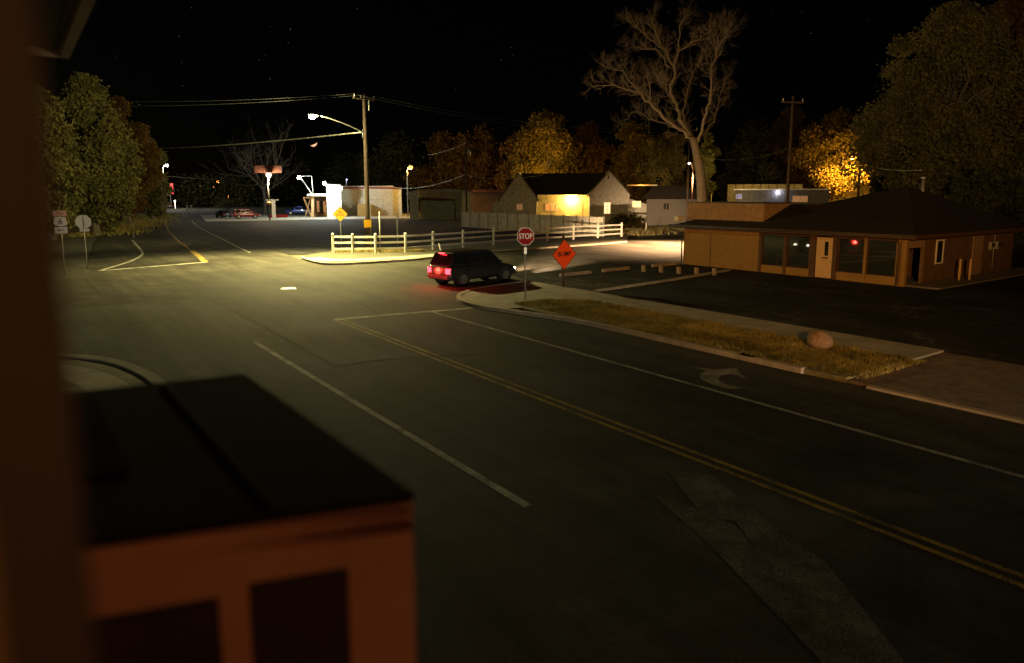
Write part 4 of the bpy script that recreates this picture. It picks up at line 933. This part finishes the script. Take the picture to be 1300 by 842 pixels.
MB().beam(P(323.5, 215, 122.6), P(357.5, 215, 122.6), .2, 1.25).build('sign_board', mat('faded shop board', (.16, .06, .04), .7, .5, 3), rt)
MB().sphere((*ground_at(341, 121.6), H-(258-YH)*122/885), .45, 10, (1, 1, .8)).build('basket', M['door_cream'], rt)
lamp_post(521.5, 212.5, 145, 'lamp_post', 'sodium lamp post glowing orange above the metal sheds', E_sod, (1, .5, .08), 3800, .42, arm=-4)
rt = lamp_post(1082, 200, 131, 'lamp_post', 'sodium lamp buried in the glowing yellow tree on the right', E_sod, (1, .5, .07), 8000, .4, arm=11)
q = P(1082, 203, 131); point('down_spot', q, (1, .5, .07), 80000, .3, rt, spot=165, target=(q.x, q.y+1, 0), blend=.3)
rt = lamp_post(875, 207.5, 66, 'lamp_post', 'small warm lamp left of the bare tree trunk, over the side road', emit('small lamp', (1, .7, .45), 15), (1, .66, .36), 40, .1, arm=4, pole_r=.07, mats=M['trim_brown'])
q = P(873, 211.5, 65.6); point('down_spot', q, (1, .57, .27), 105000, .15, rt, spot=116, target=(q.x-1.5, q.y-1, 0), blend=.8)  # added downward spot, stands in for headlight glow along the side road
lamp_post(212, 210, 215, 'lamp_post', 'distant white street lamp at the far end of the road by the left trees', E_white, (1, .95, .8), 12000, .38, arm=-3)
lamp_post(903, 232, 150, 'lamp_post', 'low warm lamp just right of the bare tree trunk', E_warm, (1, .6, .35), 300, .3)
lamp_post(440+0, 214+14, 175, 'lamp_post', 'tiny bluish lamp above the white tower', emit('blue tiny lamp', (.7, .6, 1), 12), (.7, .6, 1), 50, .12)
point('yard_light', sod_small, (1, .5, .1), 260, .2); bpy.data.objects['yard_light'].parent = None
# floodlit patches of tree
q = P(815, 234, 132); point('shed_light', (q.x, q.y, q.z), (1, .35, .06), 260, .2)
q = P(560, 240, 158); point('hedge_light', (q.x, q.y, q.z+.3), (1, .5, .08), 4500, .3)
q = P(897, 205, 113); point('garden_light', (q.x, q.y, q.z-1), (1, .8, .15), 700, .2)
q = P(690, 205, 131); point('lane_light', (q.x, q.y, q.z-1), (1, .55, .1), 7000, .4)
# red lights far down the road
q = P(216, 240, 235)
rt = empty('red_sign', (q.x, q.y, 0), 'distant red lit sign standing over the far end of the road', 'sign')
MB().tube([(q.x, q.y, 0), (q.x, q.y, q.z-1.6)], .15, 8).build('pole', M['galv_dull'], rt)
MB().bbox(q.x-.9, q.x+.9, q.y-.2, q.y+.2, q.z-1.6, q.z+1.8, .05).build('sign_box', emit('red sign glow', (1, .08, .08), 1.6), rt)
q = P(222, 256, 228); tag(MB().sphere((q.x, q.y, 2.3), .3, 8).tube([(q.x, q.y, 0), (q.x, q.y, 2.1)], .06, 6).build('lamp_post', emit('far small lamp', (1, .9, .7), 5)), 'small pale lamp under the distant red sign', 'street lamp')
for i, (px, py) in enumerate(((265, 233.5), (277, 231), (289, 231.5), (254, 234), (300, 233), (271, 233.5))):
    q = P(px, py, 640); o = MB().tube([(q.x, q.y, -2), (q.x, q.y, q.z-.6)], .2, 6).sphere((q.x, q.y, q.z), 1.2 if i in (1, 2) else .8, 8).build('hillside_lamp', emit('far orange lamp %d' % i, (1, .3, .06), (6, 14, 9, 3, 1.5, 3)[i]))
    tag(o, ('orange lamp on the far horizon left of the pair of bright ones', 'brightest orange lamp on the far horizon above the dark road', 'second bright orange lamp on the far horizon', 'leftmost faint orange lamp on the far horizon', 'rightmost faint orange lamp on the far horizon', 'faint orange lamp between the brighter ones on the far horizon')[i], 'lamp', 'orange lamps on the far horizon')
# posts and board by the forecourt
p = g(348, 277); rt = empty('sign_frame', (*p, 0), 'white T-shaped sign frame beside the warm lamp post', 'sign', rz=-azi(348))
MB().box(-.35, .35, -.2, .2, 0, 3.4).build('post', M['white_sign'], rt, local=True); MB().box(-1.3, 1.0, -.15, .15, 3.41, 3.6).build('crossbar', M['white_sign'], rt, local=True)
p = g(355, 276); tag(MB().bbox(p[0]-2.2, p[0]+1.6, p[1]-.5, p[1]+.5, 0, .5, .08).build('planter', M['red_sign']), 'low red planter box at the foot of the white sign frame', 'planter')
for i, px in enumerate((238, 243)):
    p = g(px, 270.5); tag(MB().box(p[0]-.15, p[0]+.15, p[1]-.15, p[1]+.15, 0, 1.9).build('post', M['galv_dull']), 'pale post beside the far road, %s one of the pair' % ('left', 'right')[i], 'post', 'pair of pale posts')

# ------------------------------------------------------------------ utility poles further off
def upole(px, ytop, d, label, tr=False, arms=True):
    b = ground_at(px, d); z = P(px, ytop, d).z; rt = empty('utility_pole', (*b, 0), label, 'utility pole')
    MB().tube([(*b, -.2), (*b, z)], [.15, .1], 8).build('pole', M['wood_pole'], rt)
    if arms: MB().beam((b[0]-.9, b[1]+.4, z-.5), (b[0]+.9, b[1]-.4, z-.5), .12, .12).build('crossarm', M['wood_pole'], rt)
    if tr: MB().tube([(b[0]+.35, b[1]-.2, z-1.6), (b[0]+.35, b[1]-.2, z-.7)], .28, 10).build('transformer', M['sign_back'], rt)
    for s in (-.8, .8):
        if arms: MB().tube([(b[0]+s, b[1]-s*.44, z-.44), (b[0]+s, b[1]-s*.44, z-.2)], .05, 6).build('insulator', M['white_sign'], rt)
    return b, z
pa = upole(592, 183, 108, 'dark utility pole with a pale transformer behind the metal shed', True, False)
pb = upole(1000, 122, 58, 'tall dim utility pole rising behind the shop roof', False)
pc = upole(1089.5, 172, 86, 'thin utility pole in front of the glowing yellow tree', False, False)
pd = upole(873, 160, 84, 'utility pole hidden behind the bare tree', False)
wire('service_cable', P(500, 238, 145), (pa[0][0], pa[0][1], pa[1]-4.5), .9, .035, M['cable_wrap'], 'pale service cable rising to the pole behind the metal shed')
wire('service_cable', (pa[0][0], pa[0][1], pa[1]-4.7), P(690, 222, 100), .5, .03, M['cable_wrap'], 'pale service cable running from that pole to the white house')
wire('service_cable', P(776, 219, 104), P(895, 205, 84), .8, .03, M['cable'], 'thin cable from the white house gable towards the bare tree')
wire('service_cable', P(900, 201, 80), (pb[0][0], pb[0][1], H+(246-190)*58/885), .5, .02, M['cable'], 'thin cable running from the bare tree to the pole behind the shop')
wire('service_cable', (pc[0][0], pc[0][1], H+(246-209)*86/885), P(1170, 216, 60), .3, .03, M['cable_wrap'], 'cable running right from the thin pole by the glowing tree')
wire('service_cable', P(543, 197, 130), P(592, 181, 108), .3, .02, M['cable_wrap'], 'faint orange lit cable sloping up left of the transformer pole')

# ------------------------------------------------------------------ trees
def T(px, d, ytop, wpx, seed, lm, label, **kw):
    h = H+(YH-ytop)*d/885; w = wpx*d/885; return tree(ground_at(px, d), h, w, seed, M[lm], label, **kw)
T(118, 80, 104, 112, 1, 'leaf_olive', 'large leafy tree nearest the road signs on the left, lit olive by the street lamp', n=60000, size=.34, low=.1, nclump=48)
T(62, 72, 118, 90, 2, 'leaf_olive', 'leafy tree at the far left, partly behind the window post', n=26000, size=.36, low=.1)
T(160, 104, 128, 84, 3, 'leaf_rust', 'rusty leafy tree behind and right of the olive tree on the left', n=40000, size=.38, low=.1, nclump=40)
T(192, 122, 178, 46, 4, 'leaf_olive', 'smaller tree at the right end of the left group beside the far road', n=20000, size=.36, low=.08)
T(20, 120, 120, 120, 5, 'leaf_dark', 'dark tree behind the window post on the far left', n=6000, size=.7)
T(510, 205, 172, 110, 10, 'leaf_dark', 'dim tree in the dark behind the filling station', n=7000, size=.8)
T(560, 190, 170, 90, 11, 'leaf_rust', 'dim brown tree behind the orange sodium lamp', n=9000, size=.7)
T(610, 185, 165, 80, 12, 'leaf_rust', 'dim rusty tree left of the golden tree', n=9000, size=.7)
T(655, 165, 172, 60, 13, 'leaf_rust', 'dim tree between the transformer pole and the golden tree', n=8000, size=.6)
T(693, 142, 146, 102, 14, 'leaf_gold', 'broad golden tree lit orange behind the left gable of the white house', n=50000, size=.4, low=.12, nclump=44)
T(748, 150, 160, 70, 15, 'leaf_rust', 'brownish tree above the roof of the white house', n=28000, size=.42)
T(800, 146, 158, 84, 16, 'leaf_gold', 'brown gold tree rising right of the white house', n=34000, size=.42, low=.14)
T(846, 140, 172, 72, 17, 'leaf_olive', 'dark olive tree behind the left limb of the bare tree', n=28000, size=.42)
T(897, 120, 172, 34, 18, 'leaf_olive', 'small yellow lit tree just right of the bare tree trunk', n=8000, size=.4, low=.3)
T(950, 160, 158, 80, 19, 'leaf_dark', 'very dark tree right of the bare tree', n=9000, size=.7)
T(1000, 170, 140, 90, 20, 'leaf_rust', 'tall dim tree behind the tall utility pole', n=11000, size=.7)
T(1062, 140, 146, 100, 21, 'leaf_gold', 'glowing golden tree lit from below by the sodium lamp', n=60000, size=.36, low=.25, nclump=50)
T(1025, 156, 192, 60, 22, 'leaf_rust', 'low dim tree left of the glowing golden tree', n=8000, size=.5)
T(1190, 76, 20, 205, 23, 'leaf_olive', 'huge dark leafy tree rising behind the right end of the shop', n=120000, size=.32, low=.14, nclump=90)
T(1290, 82, -30, 170, 24, 'leaf_rust', 'huge brownish tree at the right edge of the photo', n=60000, size=.38, low=.12, nclump=60)
T(1130, 100, 120, 70, 25, 'leaf_dark', 'dark tree at the left foot of the huge leafy tree', n=9000, size=.5)
T(1262, 62, 205, 90, 26, 'leaf_dark', 'low dark tree behind the shop at the far right', n=9000, size=.4, low=.05)
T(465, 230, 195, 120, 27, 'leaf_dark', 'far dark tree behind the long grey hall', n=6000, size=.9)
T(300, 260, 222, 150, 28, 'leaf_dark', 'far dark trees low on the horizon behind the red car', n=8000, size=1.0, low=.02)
def shrub(px, py, w, h, seed, lm, label, n=2500, size=.22):
    x, y = g(px, py); r = random.Random(seed); rt = empty('shrub', (x, y, 0), label, 'shrub')
    cl = [(r.uniform(-.35, .35)*w, r.uniform(-.35, .35)*w, h*r.uniform(.3, .7), w*r.uniform(.2, .34), w*r.uniform(.2, .34), h*r.uniform(.25, .4)) for _ in range(7)]
    crown_mesh('foliage', cl, n, size, seed, M[lm], parent=rt)
    st = MB(); [st.tube([(0, 0, -.1), (c[0]*.5, c[1]*.5, c[2]*.6), c[:3]], [.05, .035, .015], 5) for c in cl]; st.build('stems', M['bark'], rt, local=True)
shrub(668, 281, 4.2, 3.4, 31, 'leaf_dark', 'dark shrub behind the privacy fence under the left gable'); shrub(643, 281, 2.6, 3, 32, 'leaf_dark', 'small dark shrub at the left corner of the white house')
shrub(785, 287, 6, 1.9, 33, 'leaf_dark', 'dark low hedge below the right gable of the white house'); shrub(835, 284, 7, 2.4, 34, 'leaf_dark', 'dark shrub in front of the unlit cabin')
shrub(768, 299, 4, 1.1, 35, 'leaf_olive', 'low green bush at the right end of the rail fence')
shrub(185, 272, 6, 2.2, 36, 'leaf_gold', 'yellow shrub on the verge at the right end of the left trees'); shrub(150, 268, 9, 2.2, 37, 'leaf_gold', 'low golden shrub beside the far road under the rusty tree')
shrub(921, 262, 5.5, 5.0, 38, 'leaf_rust', 'orange brown shrub right of the bare tree trunk', 4000); shrub(292, 266, 9, 4, 39, 'leaf_dark', 'dark shrub behind the small dark car')
shrub(1280, 300, 5, 3, 40, 'leaf_dark', 'dark shrub beyond the far corner of the shop')

# bare cottonwood
D0 = 74.; base = ground_at(890, D0); bt = empty('bare_tree', (*base, 0), 'huge bare pale cottonwood with spreading limbs rising behind the left end of the shop', 'tree')
cr_, sr_ = math.cos(PSI), math.sin(PSI)
def bp_(px, py, dd=0):                                          # limb way-points: lateral/height measured off the photo, depth given freely
    q = P(px, py, D0+dd); return Vector((q.x-base[0], q.y-base[1], q.z))
r = random.Random(5)
trunk_pts = smooth_line([tuple(bp_(892, 300)), tuple(bp_(891, 253)), tuple(bp_(889, 222, -.2)), tuple(bp_(885, 198, -.3)), tuple(bp_(880, 176))], 4)
MB().tube(trunk_pts, [.56-.2*i/(len(trunk_pts)-1) for i in range(len(trunk_pts))], 14).build('trunk', M['bark_pale'], bt, local=True)
limbs = [
 ([(881, 178, 0), (864, 164, -1), (842, 148, -2.5), (823, 130, -4), (813, 119, -4.5), (786, 111, -5), (754, 110, -5.5)], .36),
 ([(813, 119, -4.5), (799, 102, -4), (786, 90, -3.5), (766, 83, -3)], .17),
 ([(823, 130, -4), (826, 112, -5), (818, 96, -6)], .12),
 ([(881, 178, 0), (864, 152, 1), (859, 133, 2), (851, 114, 2.5), (856, 90, 2), (848, 70, 2.5), (833, 46, 3), (828, 28, 3)], .4),
 ([(856, 90, 2), (862, 66, 1), (885, 51, 0), (902, 40, -.5)], .2),
 ([(862, 66, 1), (863, 38, 1.5), (871, 24, 1.5)], .15),
 ([(850, 86, 2), (833, 65, 4), (815, 62, 5), (800, 60, 6)], .15),
 ([(848, 70, 2.5), (836, 58, 1), (812, 40, 0), (797, 28, -1)], .14),
 ([(886, 180, 0), (894, 152, -2), (901, 124, -3), (904, 92, -3.5), (910, 64, -4), (916, 36, -4)], .27),
 ([(894, 170, 0), (907, 148, 2), (916, 118, 4), (922, 96, 5)], .16),
 ([(881, 176, 0), (868, 150, 5), (872, 118, 7), (880, 92, 8), (890, 74, 9)], .2),
 ([(910, 64, -4), (918, 50, -5), (922, 42, -6)], .08),
 ([(864, 164, -1), (845, 158, 2), (824, 150, 4), (805, 142, 6), (790, 158, 7)], .13),
 ([(859, 133, 2), (846, 118, 4), (838, 104, 6), (830, 92, 7)], .14),
 ([(904, 92, -3.5), (898, 74, -2), (892, 60, -2)], .09)]
lm_ = MB(); tw_ = MB()
for pts, rad in limbs:
    L_ = smooth_line([tuple(bp_(*p)) for p in pts], 4); n = len(L_)
    L_ = [v+Vector((r.gauss(0, .08), r.gauss(0, .08), r.gauss(0, .08))) if 0 < i < n-1 else v for i, v in enumerate(L_)]
    rr_ = [rad*.56*(1-.9*i/(n-1)) for i in range(n)]
    lm_.tube(L_, rr_, 9, caps=False)
    for i in range(2, n):
        d_ = (L_[i]-L_[i-1]).normalized()
        for _ in range(2 if i > n*.35 else 1):
            nd = (d_+Vector((r.gauss(0, .6), r.gauss(0, .6), r.gauss(.15, .5)))).normalized()
            grow(tw_, L_[i], nd, r.uniform(.5, 1.15), min(.016, rr_[i]*.5)+.005, 4, r, .5, .14)
lm_.build('limbs', M['bark_pale'], bt, local=True); tw_.build('twigs', M['bark_pale'], bt, local=True)
print('twig faces', len(tw_.f))
# faint bare tree behind the warm lamp
base2 = ground_at(335, 165); b2 = empty('bare_tree', (*base2, 0), 'faint bare tree behind the warm lamp post and its sign board', 'tree')
m1 = MB(); m1.tube([(0, 0, -.1), (.2, 0, 3), (0, .3, 6)], [.45, .38, .3], 8); m1.build('trunk', M['bark'], b2, local=True)
m2 = MB()
for i in range(9):
    a = i*.7; grow(m2, (0, .3, 4.5+i*.2), (math.cos(a)*.75, math.sin(a)*.75, .9), 6.5, .13, 4, r, .42, .1)
m2.build('twigs', M['bark'], b2, local=True)

# ------------------------------------------------------------------ foreground: eave, window post, wall-mounted cooling unit
AL = mat('grey green aluminium eave', (.5, .5, .42), .55, .25, 4)
c = P(88, 75, 5.2); ex, ey, ezz = c.x, c.y, c.z
rt = empty('roof_eave', (ex, ey, ezz), 'grey metal roof eave corner above the window at top left', 'roof')
m = MB(); m.box(ex-.72, ex-.06, -1.5, ey-.04, ezz+.06, ezz+.075)
for i in range(9): m.box(ex-.7+i*.075, ex-.694+i*.075, -1.5, ey-.05, ezz+.05, ezz+.0595)
m.build('soffit', siding('slatted soffit', (.16, .155, .13), .075, False, .6), rt)
m = MB(); m.box(ex-.06, ex, -1.5, ey, ezz, ezz+.16); m.box(ex-.85, ex-.061, ey-.04, ey, ezz, ezz+.16); m.build('gutter', AL, rt)
m = MB().add([(ex, -1.5, ezz+.162), (ex, ey, ezz+.162), (ex-2.5, ey, ezz+1.1), (ex-2.5, -1.5, ezz+1.1), (ex, -1.5, ezz+.19), (ex, ey, ezz+.19), (ex-2.5, ey, ezz+1.14), (ex-2.5, -1.5, ezz+1.14)], [(0, 1, 2, 3), (7, 6, 5, 4), (0, 4, 5, 1), (1, 5, 6, 2), (2, 6, 7, 3), (3, 7, 4, 0)]); m.build('roof_sheet', AL, rt)
JB = mat('brown painted jamb', (.07, .045, .026), .6, .3, 5)
q0 = P(60, 0, .42); q1 = P(105, 752, .42); xr = (P(82, 380, .42)).x; yr = P(82, 380, .42).y
rt = empty('window_post', (xr, yr, 3.2), 'blurred dark brown window post at the left edge', 'window frame')
MB().bbox(xr-.2, xr, yr, yr+.07, 3.0, 6.2, .006).build('jamb', JB, rt)
MB().box(xr-.24, xr-.2, yr-.01, yr+.09, 3.0, 6.2).build('casing', M['trim_brown'], rt)
# cooling unit
zt_ = 4.15; fr = Vector((*g(530, 628, zt_), zt_)); bk = Vector((*g(313, 476, zt_), zt_)); x1 = (fr.x+bk.x)/2; y0_, y1_ = fr.y, bk.y; x0_ = -.02
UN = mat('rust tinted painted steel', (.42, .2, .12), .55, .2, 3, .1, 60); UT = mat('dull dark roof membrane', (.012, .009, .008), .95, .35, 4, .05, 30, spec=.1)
U0 = len(bpy.data.objects)
rt = empty('cooling_unit', ((x0_+x1)/2, (y0_+y1_)/2, zt_-.62), 'blurred boxy cooling unit with dark flat top and louvred reddish front', 'air conditioner')
m = MB(); m.box(x0_, x1-.004, y0_+.012, y1_, zt_-.6, zt_-.022); m.build('cabinet', UN, rt)
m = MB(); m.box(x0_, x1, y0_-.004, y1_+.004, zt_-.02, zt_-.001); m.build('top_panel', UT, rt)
MB().box((x0_+x1)/2+.055, (x0_+x1)/2+.067, y0_+.01, y1_-.03, zt_, zt_+.006).build('top_seam', mat('dull seam', (.022, .018, .014), .9, spec=.1), rt)
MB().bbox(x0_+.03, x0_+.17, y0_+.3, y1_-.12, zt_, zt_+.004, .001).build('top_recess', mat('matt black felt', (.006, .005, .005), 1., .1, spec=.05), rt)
m = MB(); w_ = x1-x0_
m.box(x0_, x1, y0_, y0_+.011, zt_-.075, zt_-.024); m.box(x0_, x1, y0_, y0_+.011, zt_-.6, zt_-.46)
xs = [x0_, x0_+.05, x0_+w_*.44, x0_+w_*.52, x1-w_*.2, x1]
for a, b in ((xs[0], xs[1]), (xs[2], xs[3]), (xs[4], xs[5])): m.box(a, b, y0_, y0_+.011, zt_-.459, zt_-.0755)
m.box(xs[1], xs[2], y0_+.001, y0_+.011, zt_-.145, zt_-.076); m.box(xs[3], xs[4], y0_+.001, y0_+.011, zt_-.13, zt_-.076)
m.build('front_frame', UN, rt)
for a, b, zz in ((xs[1], xs[2], .15), (xs[3], xs[4], .135)):
    lv = MB(); z = zt_-zz-.012
    while z > zt_-.455: lv.add([(a, y0_+.001, z), (b, y0_+.001, z), (b, y0_+.0105, z-.012), (a, y0_+.0105, z-.012), (a, y0_+.001, z-.003), (b, y0_+.001, z-.003), (b, y0_+.0105, z-.015), (a, y0_+.0105, z-.015)], [(0, 1, 2, 3), (7, 6, 5, 4), (0, 4, 5, 1), (3, 2, 6, 7)]); z -= .02
    lv.build('louvre_panel', M['trim_brown'], rt)
    MB().box(a, b, y0_+.0112, y0_+.0118, zt_-.46, zt_-zz).build('vent_opening', M['ink'], rt)
for yy in (y0_+.2, y1_-.2):
    MB().beam((-.02, yy, zt_-1.15), (x1-.03, yy, zt_-.62), .03).beam((-.02, yy, zt_-.615), (x1, yy, zt_-.615), .03).build('bracket', M['dark_metal'], rt)
for o in rt.children:
    if o.name.startswith('bracket'): continue
    for v in o.data.vertices:
        wx_ = v.co.x+ORG['cooling_unit'].x; wy_ = v.co.y+ORG['cooling_unit'].y; t_ = (y1_-wy_)/(y1_-y0_)
        v.co.x += (wx_-x0_)/(x1-x0_)*((bk.x+(fr.x-bk.x)*t_)-x1); v.co.y += (.3*t_+.16*(1-t_))*(x1-wx_)+.02
for zz in (.028, .05, .062):
    m = MB(); m.add([(x0_, y0_+.017+.3*(x1-x0_), zt_-zz), (x1, y0_+.017, zt_-zz), (x1, y0_+.017, zt_-zz-.006), (x0_, y0_+.017+.3*(x1-x0_), zt_-zz-.006), (x0_, y0_+.36*(x1-x0_), zt_-zz), (x1, y0_, zt_-zz), (x1, y0_, zt_-zz-.006), (x0_, y0_+.36*(x1-x0_), zt_-zz-.006)], [(0, 1, 2, 3), (0, 4, 5, 1), (3, 2, 6, 7), (1, 5, 6, 2), (0, 3, 7, 4)]); m.build('ridge', UN, rt)
# the building the unit hangs on: wall beside and under the window
rt = empty('near_building', (-.5, 3, 0), 'brown wall of the near building beside the window, under the roof eave', 'building')
MB().box(-.3, -.025, .5, ey-.5, -.05, ezz+.055).build('street_wall', M['stucco'], rt)
MB().box(-6, -.3, ey-.75, ey-.5, -.05, ezz+.055).build('end_wall', M['stucco'], rt)

# ------------------------------------------------------------------ sky, moon, stars
q = P(397.5, 181.5, 1400)
mo = MB(); ro_, n = 7.2, 24; fwd = (q-Vector((0, 0, H))).normalized(); rg = fwd.cross(Vector((0, 0, 1))).normalized(); upv = rg.cross(fwd)
out_ = []
for i in range(n+1):
    a = R(-165+150*i/n+25); out_.append((math.cos(a)*ro_, math.sin(a)*ro_))
inn = []
for i in range(n+1):
    a = R(-165+150*i/n+25); k_ = math.sin(math.pi*i/n)*4.2; inn.append((math.cos(a)*(ro_-k_), math.sin(a)*(ro_-k_)))
vs = []
for dd in (-1.5, 1.5):
    for x, y in out_+inn: vs.append(q+rg*x+upv*y+fwd*dd)
m_ = n+1; fs = []
for i in range(n): fs += [(i, i+1, m_+i+1, m_+i), (2*m_+i, 2*m_+m_+i, 2*m_+m_+i+1, 2*m_+i+1), (i, 2*m_+i, 2*m_+i+1, i+1), (m_+i, m_+i+1, 3*m_+i+1, 3*m_+i)]
mo.add(vs, fs); o = mo.build('crescent_moon', emit('moonlight', (1, .55, .3), 1.2)); tag(o, 'thin orange crescent moon low over the filling station', 'moon'); o['kind'] = 'structure'
st = MB(); rs = random.Random(11)
for i in range(45):
    px, py = rs.uniform(130, 1250), rs.uniform(2, 135); st.sphere(P(px, py, 1900), rs.uniform(.4, .7), 4)
o = st.build('stars', emit('starlight', (.8, .85, 1), .25)); o['kind'] = 'stuff'; tag(o, 'sparse faint stars in the black sky', 'stars')

w = bpy.data.worlds.new('World'); S.world = w; w.use_nodes = True; nt = w.node_tree
sky = nt.nodes.new('ShaderNodeTexSky'); sky.sky_type = 'NISHITA'; sky.sun_disc = False; sky.sun_elevation = R(12); sky.sun_rotation = R(-20)
bg = nt.nodes['Background']; nt.links.new(sky.outputs[0], bg.inputs[0]); bg.inputs[1].default_value = .00009
sl = bpy.data.lights.new('moon_light', 'SUN'); sl.energy = .002; sl.angle = R(.5); sl.color = (1, .9, .8)
so = bpy.data.objects.new('moon_light', sl); COL.objects.link(so); so.rotation_euler = (R(78), 0, R(160))

# sodium street lamp behind the camera that lights the shop front, and the cold yard lamp of the lot on the left
point('rear_sodium_lamp', (-5, -9, 7.5), (1, .45, .10), 43000, .3, None, spot=46, target=(36, 22, 11), blend=.8)
point('rear_tree_fill', (-5, -9, 7.6), (1, .9, .55), 22000, .3, None, spot=34, target=(76, 30, 24), blend=.9)  # added fill spot without a real source, brightens the huge right tree
point('near_sodium_lamp', (1.4, -4.5, 5.2), (1, .42, .16), 170, .3, None)
point('sign_fill_spot', (11.0, -30, .9), (1, .8, .55), 18000, .1, None, spot=38, target=(11, 30, 3.2), blend=.9)  # unseen pair of spots added to brighten the road signs, no car there
point('sign_fill_spot', (12.4, -30, .9), (1, .8, .55), 18000, .1, None, spot=38, target=(12.5, 30, 3.2), blend=.9)
point('lot_lamp', (-16, 8, 8), (.85, .95, .55), 1000, .3, None)

cam = bpy.data.cameras.new('Camera'); co = bpy.data.objects.new('Camera', cam); COL.objects.link(co); S.camera = co
co.location = (0, 0, H); co.rotation_euler = (R(90)-TH, 0, -PSI)
cam.sensor_width = 36; cam.lens = F/1300*36; cam.shift_y = -45/1300; cam.clip_start = .05; cam.clip_end = 5000
cam.dof.use_dof = True; cam.dof.focus_distance = 45; cam.dof.aperture_fstop = 1.15
S.view_settings.view_transform = 'Standard'; S.view_settings.look = 'None'; S.view_settings.exposure = 0; S.view_settings.gamma = 1
S.render.engine = 'CYCLES'
